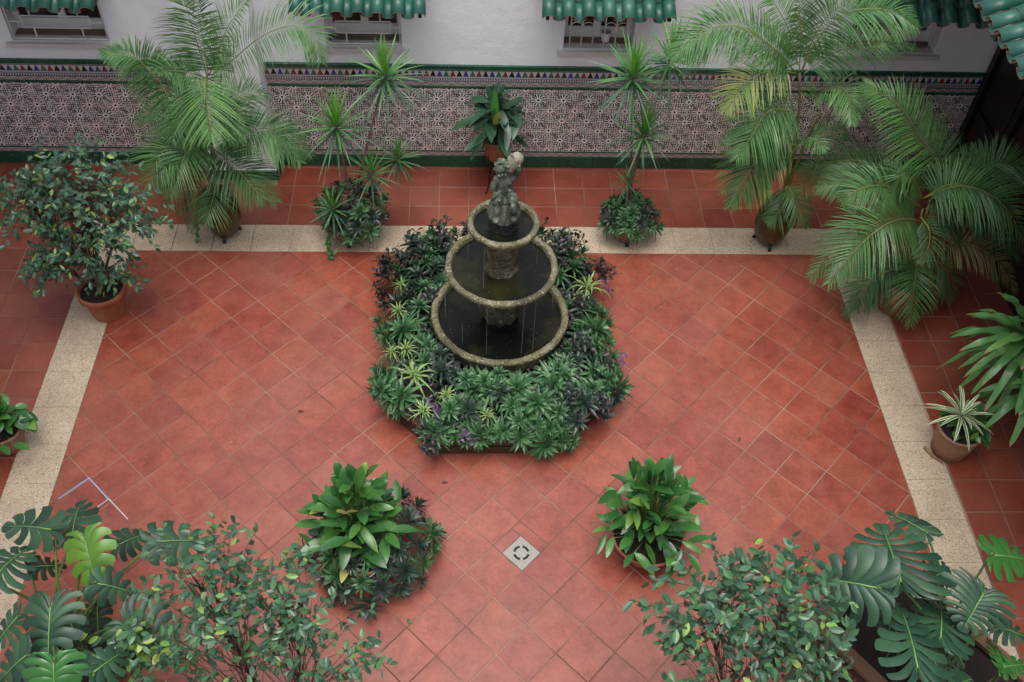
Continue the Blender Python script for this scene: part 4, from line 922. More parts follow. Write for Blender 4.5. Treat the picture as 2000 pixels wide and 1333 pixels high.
for x, y, l in PB: put(purpb, 'purple_heart_plant', l, 'plant', 'purple heart plants in the fountain bed', x, y, .27, .9, 1.1)
tries = 0
while tries < 16000:
    tries += 1
    x, y = rnd.uniform(-1.06, 1.06), rnd.uniform(-1.26, 1.14); r = math.hypot(x, y)
    if r < .62 or not inbed(x + FX, y + FY, (-.055 if abs(x) > .5 and y < -.45 else -.02 if y < -.9 else -.05) - .06 * max(0, noise.noise(V((x * 2.3, y * 2.3, 5))) + .2) - (.015 if x > .3 and y > -.8 else 0)): continue
    ed = 1 - min(x + FX - BX0, BX1 - x - FX, y + FY - BY0, BY1 - y - FY) / .30
    if any(math.hypot(x - a, y - b) < .074 + d for a, b, d in spots): continue
    spots.append((x, y, 0.0))
    back = y > .15 + .25 * rnd.uniform(-1, 1)
    edge_t = max(0, min(1.2, ed))
    z = .30 + .16 * rnd.random() - .11 * edge_t - max(0, .82 - r) * .75; tilt = .1 + .75 * edge_t + rnd.uniform(-.15, .2)
    u = rnd.random(); c, w = where(x, y)
    if back: k = 2 if u < .34 else 1 if u < .62 else 0
    else: k = 0 if u < .78 else 1 if u < .92 else 2
    if k == 2 and abs(x) < .3 and y < 0: k = 0
    if k == 0: put(rnd.choice(ros), 'rosette_plant', uniq('@green bed rosette ' + w + ', at ' + c + " o'clock"), 'plant', G1, x, y, z, rnd.uniform(.80, 1.12) if r > .78 else .8, tilt)
    elif k == 1: put(rnd.choice(rosd), 'dark_rosette_plant', uniq('@dark bed rosette ' + w + ', at ' + c + " o'clock"), 'plant', G2, x, y, z, rnd.uniform(.8, 1.2), tilt)
    else: put(rnd.choice(purp), 'purple_leaved_plant', uniq('@purplish leafy bed plant ' + w + ', at ' + c + " o'clock"), 'plant', G3, x, y, z - .06, rnd.uniform(.9, 1.35), tilt * .6)
# low fill so that no bare soil shows
fill = MB(); rf = random.Random(4)
for k in range(2600):
    x, y = rf.uniform(-1.0, 1.0), rf.uniform(-1.2, 1.2)
    if math.hypot(x, y) < .6 or not inbed(x + FX, y + FY, .03): continue
    a = rf.uniform(0, 6.28); e = rf.uniform(-.1, .9); d = V((math.cos(a) * math.cos(e), math.sin(a) * math.cos(e), math.sin(e)))
    blade(fill, (x, y, rf.uniform(.17, .27)), d, UP, rf.uniform(.07, .13), .03, MT['rhoeod'] if rf.random() < .7 else MT['purple'], None, .4, 2, .3)
f_ = fill.build('undergrowth'); f_.location = (FX, FY, 0); tag(f_, 'low dark leaves between the plants of the fountain bed', 'ground cover', kind='stuff')

# ------------------------------------------------------------ pots
def pot(name, label, loc, prof, mat, rim=None, soil=None, feet=0, cat='pot', tilt=None, group=None):
    t = thing(name, label, cat, loc, group)
    m = MB(); m.lathe(prof, 48, mat, wob(.003, 8, loc[0])); m.add([(prof[0][0] * math.cos(k*math.pi/12), prof[0][0] * math.sin(k*math.pi/12), prof[0][1]) for k in range(24)], [tuple(range(24))], mat); m.build('body', parent=t, smooth=True)
    if rim: m = MB(); m.lathe(rim, 48, mat, wob(.002, 8, 2)); m.build('rim', parent=t, smooth=True)
    if soil: m = MB(); r, z = soil; m.lathe([(r, z), (r * .6, z + .012), (.01, z + .02)], 24, MT['soil'], wob(.004, 20)); m.build('soil', parent=t)
    for k in range(feet):
        a = 2 * math.pi * k / feet - math.pi / 2 + (.0 if feet == 3 else .5); c, s_ = math.cos(a), math.sin(a); r = prof[0][0]
        m = MB(); m.smooth = True; m.tube([(r * c * .8, r * s_ * .8, .06), (r * c * 1.35, r * s_ * 1.35, .035), (r * c * 1.5, r * s_ * 1.5, .0)], [.022, .016, .02], 8, MT['greenfoot']); m.build('foot', parent=t, smooth=True)
    return t
PL = (.165, .50, 0)      # ficus on the left
pot('terracotta_pot', 'large round terracotta pot holding the bushy ficus on the left strip', PL, [(.135, .003), (.14, .02), (.165, .14), (.185, .25)], MT['terracotta'], [(.188, .25), (.208, .252), (.212, .30), (.206, .312), (.188, .312), (.182, .29), (.178, .24)], (.178, .27))
PA = (1.03, 1.54, 0)
urn = [(.09, .05), (.12, .06), (.15, .12), (.172, .22), (.175, .30), (.16, .39), (.135, .45), (.115, .48)]
pot('olive_urn', 'olive brown glazed urn on small feet under the left palm', PA, urn, MT['olive'], [(.115, .48), (.13, .487), (.135, .50), (.12, .51), (.10, .505), (.095, .46)], (.10, .48), 3)
PBb = (6.30, 1.47, 0)
pot('olive_urn', 'olive brown glazed urn on small feet under the right palm', PBb, urn, MT['olive'], [(.115, .48), (.13, .487), (.135, .50), (.12, .51), (.10, .505), (.095, .46)], (.10, .48), 3)
PDA = (2.22, 1.50, 0)
low = [(.10, .03), (.13, .04), (.165, .10), (.185, .17), (.19, .20)]; lowr = [(.19, .20), (.205, .205), (.208, .225), (.195, .235), (.18, .232), (.176, .19)]
pot('low_clay_pot', 'low brown clay pot under the spiky plant left of the fountain', PDA, low, MT['terracotta2'], lowr, (.178, .21), 3)
PDB = (4.90, 1.52, 0)
pot('low_clay_pot', 'low dark clay pot on little feet under the spiky plant right of the fountain', PDB, [(r * .86, z) for r, z in low], MT['terracotta2'], [(r * .86, z) for r, z in lowr], (.15, .21), 3)
PC = (7.32, .62, 0)
pot('terracotta_pot', 'round terracotta pot hidden under the broad palm at right', PC, [(.16, .003), (.17, .02), (.21, .20), (.225, .33)], MT['terracotta'], [(.228, .33), (.245, .335), (.248, .38), (.235, .39), (.218, .385), (.212, .33)], (.215, .35))
PK = (7.30, -1.03, 0)
pot('weathered_pot', 'weathered brown clay pot with a corn plant beside the right strip', PK, [(.125, .003), (.135, .01), (.155, .12), (.168, .22), (.172, .28)], MT['terracotta2'], [(.172, .28), (.182, .285), (.184, .31), (.172, .315), (.162, .31), (.158, .27)], (.16, .285))
m = MB(); m.tube([(-.19, .02, .02), (-.15, -.06, .012), (-.08, -.13, .010)], .014, 6, MT['terracotta2']); x_ = m.build('pot_shard', smooth=True); x_.location = (PK[0], PK[1], 0); tag(x_, 'curved brown saucer shard at the foot of the weathered pot', 'shard')
PSL = (2.60, -1.98, 0)
pot('terracotta_pot', 'low terracotta bowl hidden beneath the leafy plant left of the drain', PSL, [(.15, .003), (.17, .02), (.22, .12), (.25, .20)], MT['terracotta'], [(.25, .20), (.262, .205), (.262, .23), (.25, .235), (.238, .23), (.235, .19)], (.24, .205))
PSR = (4.68, -1.915, 0)
pot('bowl_pot', 'wide terracotta bowl of dark soil right of the drain', PSR, [(.13, .003), (.16, .015), (.215, .08), (.252, .16), (.262, .20)], MT['terracotta'], [(.262, .20), (.274, .203), (.276, .222), (.268, .228), (.256, .222), (.25, .18)], (.252, .185))
PP = (-.27, -.95, 0)
pot('terracotta_pot', 'small terracotta pot half out of frame at the left edge', PP, [(.10, .003), (.11, .02), (.14, .16), (.15, .20)], MT['terracotta2'], [(.15, .20), (.16, .205), (.16, .23), (.145, .235), (.14, .2)], (.14, .21))
PML = (.80, -2.92, 0)
pot('terracotta_pot', 'big terracotta pot of trailing monstera in the lower left corner', PML, [(.22, .003), (.24, .03), (.30, .30), (.32, .44)], MT['terracotta'], [(.32, .44), (.345, .445), (.35, .50), (.335, .515), (.31, .51), (.30, .44)], (.30, .47))
# planter box under the right monstera
bx = thing('planter_box', 'rectangular tiled planter box with wooden rim under the right monstera', 'planter', (6.25, -3.20, 0))
bu = V((.60, -.80, 0)); bv = V((.80, .60, 0)); bo = V(bx.location)
def obox(a0, a1, b0, b1, z0, z1, mat, nm, ch=0):
    c = [V((5.66, -2.70, 0)) - bo + bu * a + bv * b for a, b in ((a0, b0), (a1, b0), (a1, b1), (a0, b1))]
    m = MB(); m.prism([(p.x, p.y) for p in c], z0, z1, mat, ch); m.build(nm, parent=bx)
BL_, BW_ = 1.3, .86
for a0, a1, b0, b1 in ((0, BL_, 0, .06), (0, BL_, BW_ - .06, BW_), (0, .06, .06, BW_ - .06), (BL_ - .06, BL_, .06, BW_ - .06)): obox(a0, a1, b0, b1, .0, .36, MT['ptile'], 'side_panel'); obox(a0 - .02, a1 + .02, b0 - .015, b1 + .015, .362, .40, MT['plankwood'], 'rim_board', .004)
obox(.06, BL_ - .06, .06, BW_ - .06, .02, .33, MT['soil'], 'soil')
for k in range(9):
    c = V((5.66, -2.70, 0)) - bo + bu * (.07 + .145 * k); m = MB(); q = [c - bv * .012, c + bu * .13 - bv * .012, c + bu * .13 - bv * .001, c - bv * .001]
    m.prism([(p.x, p.y) for p in q], .20, .33, MT['ptile'])
    for j in range(3): a = c + bu * (.025 + .04 * j) - bv * .0135; m.add([a + UP * .29, a + bu * .03 + UP * .29, a + bu * .015 + UP * .24 - bv * .004], [(0, 1, 2)], MT['ptile2'])
    m.build('relief_tile', parent=bx)

# ------------------------------------------------------------ palms
def frond(parent, o, pts, LL, hue, seed):
    r = random.Random(seed); N = 40; sp = spline(pts, N); L = sum((sp[i+1] - sp[i]).length for i in range(N))
    mats = {'l': 'palml', 'm': 'palm', 'd': 'palmd', 'y': 'palmy', 'y2': 'palmy', 'b': 'palmtip'}; mat = MT[mats[hue]]
    if hue == 'y2': mat = MT['palm']
    f = Loc(o); st = int(min(70, max(20, L / .0155)))
    ref0 = V((0, -.45, .9)).normalized()
    for k in range(st):
        t = .10 + .90 * k / (st - 1); i = min(N - 1, int(t * N)); p = sp[i] + (sp[i+1] - sp[i]) * (t * N - i if i < N else 0); tan = (sp[i+1] - sp[i]).normalized()
        n = ref0 - tan * ref0.dot(tan); n = n.normalized() if n.length > .15 else V((0, -.6, .8)); s = tan.cross(n).normalized()
        q = (t - .10) / .9; ll = LL * (.50 + .62 * math.sin(math.pi * min(1, q * .80 + .16)) ) * (1 - .62 * max(0, q - .62) / .38) * .92
        al = R_(74 - 38 * q + r.uniform(-7, 7))
        for sg in (-1, 1):
            if r.random() < .03: continue
            d = (s * sg * math.sin(al) + tan * math.cos(al) + n * (.22 + r.uniform(-.08, .08))).normalized(); l = ll * r.uniform(.9, 1.08)
            tipm = MT['palmy'] if (hue in 'yy2b' and r.random() < .6) or r.random() < .06 else None
            blade(f, p, d, n, l, .0158 * (1 - .3 * q), mat, lambda u: (1 - u) ** .55 * min(1, .35 + u * 5), .42 + r.uniform(-.08, .12), 4, .45, tip=tipm)
    fo_ = f.build('frond', parent=parent)
    m = Loc(o); m.tube(sp[::2] + [sp[-1]], [.0062 - .0048 * i / (len(sp[::2])) for i in range(len(sp[::2]) + 1)], 5, MT['rachis']); m.build('midrib', parent=fo_, smooth=True)
def palm(name, label, base, fronds, stems, seed, twins=()):
    t = thing(name, label, 'palm', base)
    rj = random.Random(seed)
    for k, (pts, LL, hue) in enumerate(fronds):
        frond(t, base, pts, LL * 1.22, hue, seed * 50 + k)
        if k in twins:      # a fellow frond growing beside it, a little lower and behind
            j = V((rj.uniform(-.18, .18), rj.uniform(.05, .25), rj.uniform(-.15, .02))); n_ = len(pts) - 1
            frond(t, base, [tuple(V(p) + j * (i / n_) ** 1.2) for i, p in enumerate(pts)], LL * 1.12, 'm' if hue in 'ly' else 'd', seed * 50 + k + 25)
    for s in stems:
        p = [V((base[0] + (s[0][0] - base[0]) * .2, base[1], base[2]))] + [V(q) for q in s[1:]]; m = Loc(base); m.tube(spline(p, 10), [.019, .010], 8, MT['cane']); m.build('stem', parent=t, smooth=True)
palm('areca_palm', 'tall feathery palm in the olive urn by the white pillar', (PA[0], PA[1], .47), FRONDS_A, STEMS_A, 1, (0, 5, 7, 8, 9, 10, 14, 16))
palm('areca_palm', 'tall arching palm with some yellowed fronds in the right urn', (PBb[0], PBb[1], .47), FRONDS_B, STEMS_B, 2, (1, 4, 7, 8, 14))
palm('areca_palm', 'broad low palm spreading over the right strip before the dark doors', (PC[0], PC[1], .35), FRONDS_C, STEMS_C, 3, (0, 1, 2, 3, 4, 6, 8, 11, 13))

# ------------------------------------------------------------ spiky dracaenas with rosettes at their feet
def dracaena(label, base, heads, seed):
    r = random.Random(seed); t = thing('dracaena', label, 'plant', base)
    for (p, L, n) in heads:
        n = int(n * 1.35); L *= 1.08
        p = V(p); b = V(base) + V((r.uniform(-.05, .05), r.uniform(-.05, .05), 0)); mid = (b + p) / 2 + V((r.uniform(-.03, .03), r.uniform(-.03, .03), 0)); m = Loc(base)
        m.tube(spline([b, mid, p], 8), [.013, .009], 7, MT['bark']); m.build('stem', parent=t, smooth=True)
        for k in range(n):
            q = k / (n - 1); a = k * 2.39996; e = R_(-55 + 140 * q ** .8 + r.uniform(-8, 8)); d = V((math.cos(a) * math.cos(e), math.sin(a) * math.cos(e), math.sin(e))); nn = V((-math.cos(a) * math.sin(e), -math.sin(a) * math.sin(e), math.cos(e)))
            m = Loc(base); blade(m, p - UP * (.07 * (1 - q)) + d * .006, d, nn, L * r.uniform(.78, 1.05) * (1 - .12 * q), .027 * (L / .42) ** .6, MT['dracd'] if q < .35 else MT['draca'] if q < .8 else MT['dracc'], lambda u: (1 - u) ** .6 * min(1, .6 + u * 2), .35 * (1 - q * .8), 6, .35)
            m.build('leaf', parent=t)
    return t
dracaena('spiky many-headed dracaena left of the fountain before the tiled wall', (PDA[0], PDA[1] + .02, .21), DRAC_A, 5)
dracaena('spiky dracaena with three high heads right of the fountain', (PDB[0], PDB[1] + .02, .21), DRAC_B, 6)
def skirt(n, c, rad, h, meshes, name, label, group, seed, s=(.8, 1.2), zmin=.25, fr=1):
    r = random.Random(seed)
    for i in range(n):
        a = i * 2.39996; q = (i + .5) / n; th = math.acos(1 - q * fr); d = V((math.sin(th) * math.cos(a), math.sin(th) * math.sin(a), math.cos(th)))
        side = ['right', 'far right', 'far', 'far left', 'left', 'near left', 'near', 'near right'][int(round((a % (2 * math.pi)) / (math.pi / 4))) % 8]
        lab = uniq('@' + label + ', ' + ('on top' if q < .2 else 'halfway down' if q < .6 else 'at the bottom') + ' on the ' + side + ' side')
        p = V(c) + V((d.x * rad, d.y * rad, d.z * h)) * r.uniform(.85, 1.05); o = obj(name, r.choice(meshes), None, None, lab, 'plant', group); o.location = p; sc = r.uniform(*s); o.scale = (sc,) * 3
        ax = V((-d.y, d.x, 0)); ax = ax.normalized() if ax.length > .01 else V((1, 0, 0)); o.rotation_euler = (Matrix.Rotation(th * .85, 3, ax) @ Matrix.Rotation(r.uniform(0, 6.28), 3, 'Z')).to_euler()
        w = last[0]; last[0] = ''
        if 'larger' in w: o.scale = (s[1] * 1.15,) * 3
        if 'smaller' in w: o.scale = (s[0] * .85,) * 3
        if 'low' in w: o.location.z -= .04
        if 'high' in w: o.location.z += .04
skirt(40, (PDA[0] + .05, PDA[1] + .02, .24), .30, .30, rosd + ros[:2], 'rosette_plant', 'dark rosette in the left dracaena pot', 'rosettes round the left dracaena', 1, (.7, 1.05))
skirt(28, (PDB[0], PDB[1], .22), .235, .20, ros[:3] + rosd[:1], 'rosette_plant', 'rosette in the right dracaena pot', 'rosettes round the right dracaena', 2, (.75, 1.1))
skirt(44, (PSL[0] + .06, PSL[1] + .02, .10), .45, .22, rosd + ros[:1], 'rosette_plant', 'dark rosette left of the drain', 'rosettes left of the drain', 3, (.8, 1.15))

# ------------------------------------------------------------ leafy potted plants (each leaf a part)
def leafy(name, label, base, n, rad, h, L, W, mats, seed, wave=.12, rip=0, stalk=True, elev=(5, 80), droop=.38, seg=6, prof=None, leafname='leaf', offs=(0, 0), tipm=None):
    r = random.Random(seed); t = thing(name, label, 'plant', base)
    for k in range(n):
        q = (k + .5) / n; a = k * 2.39996 + r.uniform(-.3, .3); rr_ = rad * math.sqrt(1 - q) * r.uniform(.45, 1.05); z = h * (.08 + .92 * q) * r.uniform(.72, 1.08)
        a += r.uniform(-.5, .5); e = R_(elev[0] + (elev[1] - elev[0]) * q ** 2.2 + r.uniform(-25, 25)); b_ = a + r.gauss(0, .55); d = V((math.cos(b_) * math.cos(e), math.sin(b_) * math.cos(e), math.sin(e)))
        tipp = V((math.cos(a) * rr_ + offs[0] * q, math.sin(a) * rr_ + offs[1] * q, z)); l = L * r.uniform(.72, 1.1); p = tipp - d * l * .5
        nn = (UP + V((math.cos(a), math.sin(a), 0)) * (-.4) + rv(r, .5)).normalized(); m = MB(); mat = MT[mats[0]] if len(mats) == 1 or r.random() > .07 else MT[mats[1]]
        if stalk: m.tube([(0 + p.x * .12, p.y * .12, 0), (p.x * .6, p.y * .6, p.z * .55), p], [.004, .0025], 5, MT['petiole'])
        blade(m, p, d, nn, l, W * r.uniform(.85, 1.12) * l / L, mat, prof, droop * r.uniform(.5, 1.3), seg, .22, wave=wave, rip=rip, tip=MT[tipm] if tipm and r.random() < .4 else None)
        m.build(leafname, parent=t, smooth=True)
    return t
broad = lambda t: math.sin(math.pi * min(1, t ** .85 * .97 + .03)) ** .75
leafy('peace_lily', 'glossy broad-leaved plant with a yellowish leaf, left of the drain', (PSL[0] - .03, PSL[1] + .07, .21), 130, .42, .70, .26, .080, ('spath', 'aspidy'), 31, prof=broad, rip=.002, offs=(-.02, .05), elev=(12, 80))
leafy('peace_lily', 'glossy green plant with rippled leaves in the bowl right of the drain', (PSR[0] + .02, PSR[1] + .03, .19), 140, .44, .76, .235, .070, ('spath',), 32, prof=broad, rip=.003, offs=(-.04, .06), elev=(14, 80))
leafy('aspidistra', 'dark broad-leaved plant with one yellow leaf before the tiled wall', (3.63, 2.28, .62), 74, .36, .54, .34, .092, ('aspid',), 33, prof=broad, wave=.05, elev=(-20, 78), seg=6)
asp = thing('aspidistra_shoot', 'upright bright and yellowing leaves in the middle of the dark aspidistra', 'leaf', (3.61, 2.14, .78))
for d, c, l in (((-.02, -.05, 1), 'aspidb', .48), ((.12, -.35, .8), 'aspidy', .30), ((-.12, .1, 1), 'aspid', .42)):
    m = MB(); blade(m, (0, 0, .08), d, (0, -1, .1), l, .07, MT[c], broad, .1, 6, .2); m.build('leaf', parent=asp, smooth=True)
pot('terracotta_pot', 'terracotta pot of the dark aspidistra on its iron stand', (3.63, 2.28, .36), [(.075, .003), (.09, .02), (.115, .16), (.125, .22)], MT['terracotta'], [(.126, .22), (.14, .222), (.142, .255), (.13, .26), (.118, .255)], (.115, .24))
st = thing('plant_stand', 'curly iron plant stand behind the fountain', 'stand', (3.63, 2.28, 0))
for k in range(3):
    a = 2 * math.pi * k / 3 - 2.2; c, s_ = math.cos(a), math.sin(a); m = MB(); m.tube([V((c * rr2, s_ * rr2, z)) for rr2, z in ((.16, 0), (.13, .03), (.10, .12), (.085, .22), (.10, .30), (.125, .36), (.13, .46))], .006, 6, MT['darkmetal']); m.build('leg', parent=st, smooth=True)
for rr2, z in ((.085, .22), (.125, .355)):
    m = MB(); m.tube([(rr2 * math.cos(k * .3307), rr2 * math.sin(k * .3307), z) for k in range(20)], .005, 5, MT['darkmetal']); m.build('ring', parent=st, smooth=True)
leafy('pothos', 'small bright green leafy plant cut by the left edge of the picture', (PP[0], PP[1], .21), 70, .30, .36, .15, .09, ('spath',), 34, prof=broad, elev=(-10, 60))
leafy('herb_plant', 'low glossy leaves at the foot of the corn plant', (PK[0] + .07, PK[1] + .02, .29), 80, .24, .24, .11, .055, ('spath',), 35, prof=broad)
vp = thing('variegated_dracaena', 'small dracaena with cream-edged striped leaves in the weathered pot', 'plant', (PK[0] - .06, PK[1] - .02, .29))
r = random.Random(8)
for k in range(24):
    q = k / 23; a = k * 2.39996; e = R_(-10 + 80 * q + r.uniform(-6, 6)); d = V((math.cos(a) * math.cos(e), math.sin(a) * math.cos(e), math.sin(e))); m = MB()
    blade(m, V((-.02, 0, .21)) + d * .01, d, UP + d * -.3, .34 * r.uniform(.8, 1.05), .034, MT['draca'], lambda u: (1 - u) ** .5 * min(1, .5 + 2 * u), .5, 6, .2, edge=MT['varc']); m.build('leaf', parent=vp)
m = MB(); m.tube([(0, 0, 0), (-.02, 0, .22)], .012, 6, MT['cane']); m.build('stem', parent=vp, smooth=True)
cp = thing('corn_plant', 'corn plant with long wavy strap leaves at the right edge', 'plant', (PK[0] + .06, PK[1] + .04, .29))
m = MB(); m.tube(spline([(0, 0, 0), (.20, .12, .30), (.42, .25, .62)], 8), [.016, .013], 8, MT['bark']); m.build('stem', parent=cp, smooth=True)
for hd, n_, L_ in (((.36, .34, .72), 62, .66), ((.40, .05, .46), 32, .52)):
    for k in range(n_):
        q = k / (n_ - 1); a = k * 2.39996; e = R_(-30 + 95 * q ** 1.3 + r.uniform(-8, 8)); d = V((math.cos(a) * math.cos(e), math.sin(a) * math.cos(e), math.sin(e))); m = MB()
        blade(m, V(hd) + d * .015 - UP * .1 * (1 - q), d, UP - d * .2 + rv(r, .15), L_ * r.uniform(.8, 1.05), .078, MT['corn'], lambda u: (1 - u) ** .35 * min(1, .45 + 1.6 * u), .95 * (1 - .5 * q), 14, .25, wave=.42, tip=MT['corntip'] if r.random() < .4 else None); m.build('leaf', parent=cp, smooth=True)
vn = thing('window_plant', 'dark little bush in a white pot inside the third window', 'plant', (4.66, YB + .14, 1.42))
m = MB(); m.lathe([(.035, 0), (.05, .10), (.045, .10)], 16, MT['white']); m.build('pot', parent=vn, smooth=True)
m = MB()
for k in range(260):
    p = V((r.gauss(0, .07), r.gauss(0, .018), .22 + abs(r.gauss(0, .10)))); blade(m, p, rv(r, 1), UP, .05, .02, MT['rhoeod'], None, .3, 2, .2)
m.build('foliage', parent=vn, kind='stuff')
tr = thing('trailing_vine', 'thin vine dangling from the left urn onto the pale strip', 'vine', (PA[0] - .16, PA[1] - .10, .4)); m = MB()
for k in range(3):
    q = spline([(0, 0, 0), (-.06, -.03, -.15), (-.05 - .02 * k, -.06 + .02 * k, -.36)], 8); m.tube(q, .002, 4, MT['petiole'])
    for p in q[2:]: blade(m, p, rv(r, 1), V((0, -.5, .8)), .045, .03, MT['spath'], broad, .2, 3, .2)
m.build('leaves', parent=tr)
tr2 = thing('trailing_vine', 'leafy runner trailing from the left dracaena pot across the pale strip', 'vine', (PDA[0] - .14, PDA[1] - .16, .2)); m = MB()
for k in range(3):
    q = spline([(0, 0, .05), (-.03, -.06, -.08), (-.04 + .03 * k, -.15, -.19)], 8); m.tube(q, .002, 4, MT['petiole'])
    for p in q[1:]: blade(m, p, rv(r, 1), V((0, -.3, .8)), .055, .035, MT['spath'], broad, .2, 3, .2)
m.build('leaves', parent=tr2)

# ------------------------------------------------------------ monsteras
OUTL = [(.06, -.07), (.36, -.27), (.74, -.26), (.97, -.02), (1.0, .26), (.86, .52), (.60, .75), (.30, .92), (0, 1.05)]
def monstera_leaf(parent, o, B, T, W, hue, root, seed):
    """a heart-shaped leaf cut into lobes along its side veins, with small holes beside the midrib"""
    r = random.Random(seed); B, T = V(B), V(T); ax = (T - B); L = ax.length; d = ax / L
    n0 = (UP * 1.0 + V((0, -.35, 0)) + rv(r, .28)); d, n, s = basis(d, n0)
    mat = MT[{'m': 'mon', 'y': 'mony', 'g': 'mong', 'k': 'monk'}[hue]]; m = Loc(o); hw = W * .56; L *= .96
    K = 11 if W > .42 else 9 if W > .28 else 7
    oc = spline([V((x, y, 0)) for x, y in OUTL], 64); dr = r.uniform(.10, .26); cup = r.uniform(.05, .25)
    def pos(x, y, lift=0):
        return B + d * (L * y) - UP * (dr * L * max(0, y) ** 2) + s * (x * hw) + n * ((cup * abs(x) - .36 * x * x) * hw + lift)
    def E(w): return oc[min(64, max(0, int(round(w * 64))))]
    for sg in (-1, 1):
        cuts = [k / K for k in range(K + 1)]; slit = [r.choice((.30, .38, .45, .55, .62, .95)) for _ in range(K + 1)]; slit[0] = slit[K] = 2
        if hue == 'y': slit = [max(q, .5) for q in slit]
        for k in range(K):
            m0, m1 = (.90 * max(0, (q - 1.2) / (K - 1.2)) for q in (k, k + 1)); e0, e1 = E(cuts[k]), E(cuts[k + 1]); em = E((cuts[k] + cuts[k + 1]) / 2) * 1.03
            ns = 9; rows = []; ext = r.uniform(.95, 1.04)
            for i in range(ns + 1):
                q = i / ns * ext; bend = -.10 * math.sin(math.pi * min(1, q)) * (1 - k / K) - .03 * math.sin(math.pi * min(1, q))
                a = V((0, m0, 0)).lerp(e0, q); b = V((0, m1, 0)).lerp(e1, q); c = V((0, (m0 + m1) / 2, 0)).lerp(em, q)
                wa = 0 if q < slit[k] else min(.38, .10 + (q - slit[k]) * .75); wb = 0 if q < slit[k + 1] else min(.38, .10 + (q - slit[k + 1]) * .75)
                if 1 < k and i in (2, 3) and K > 8: wa = max(wa, .16 if seed % 3 else 0); wb = max(wb, .16 if seed % 3 else 0)
                if i == ns: wa, wb = max(wa, .55) if slit[k] < 2 else wa, max(wb, .30) if slit[k + 1] < 2 else wb
                a = a.lerp(c, wa); b = b.lerp(c, wb); h = .022 * W * math.sin(math.pi * min(1, q * .9 + .1))
                for p, l in ((a, -h * .4), (c, h), (b, -h * .4)): rows.append(pos(sg * p.x, p.y + bend, l))
            fs = []
            for i in range(ns):
                for j in range(2):
                    f = (i*3+j, i*3+j+1, (i+1)*3+j+1, (i+1)*3+j); fs.append(f if sg > 0 else f[::-1])
            m.add(rows, fs, mat)
    lf = m.build('leaf', parent=parent, smooth=True)
    m = Loc(o); m.tube([pos(0, y, .004) for y in (-.02, .25, .5, .75, .98)], [.0062 * (W / .4) ** .5, .0018], 5, MT['monrib']); m.build('midrib', parent=lf, smooth=True)
    m = Loc(o); mid = (V(root) + B) / 2 + V((0, 0, .12)); m.tube(spline([V(root), mid, B - d * .03 - UP * .02, B], 8), [.011, .006], 6, MT['petiole']); m.build('stalk', parent=parent, smooth=True)
ml = thing('monstera', 'big monstera with one yellow-green leaf in the lower left corner', 'plant', (PML[0], PML[1], .46))
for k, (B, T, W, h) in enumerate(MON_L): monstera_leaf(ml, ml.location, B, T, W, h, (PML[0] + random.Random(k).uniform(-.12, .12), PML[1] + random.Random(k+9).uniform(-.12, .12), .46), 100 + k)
mr = thing('monstera', 'dark split-leaved monstera in the planter box at the lower right', 'plant', (6.35, -3.05, .33))
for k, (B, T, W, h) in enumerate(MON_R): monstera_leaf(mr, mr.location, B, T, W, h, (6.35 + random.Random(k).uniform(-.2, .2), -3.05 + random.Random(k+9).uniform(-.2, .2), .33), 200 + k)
ph = thing('philodendron', 'bright green lobed leaves poking out at the lower right corner', 'plant', (6.75, -3.2, .33))
for k, (B, T, W, h) in enumerate(PHIL): monstera_leaf(ph, ph.location, B, T, W, h, (6.7, -3.2, .33), 300 + k)
m = Loc((6.35, -3.05, .33)); rr = random.Random(2)
for k in range(14):   # aerial roots and dry stems
    a = V((6.35 + rr.uniform(-.3, .3), -3.0 + rr.uniform(-.3, .3), .33)); m.tube(spline([a, a + V((rr.uniform(-.1, .1), rr.uniform(-.1, .1), .15)), a + V((rr.uniform(-.3, .3), rr.uniform(-.2, .2), .05))], 6), .004, 4, MT['bark'])
m.build('aerial_roots', parent=mr, kind='stuff')

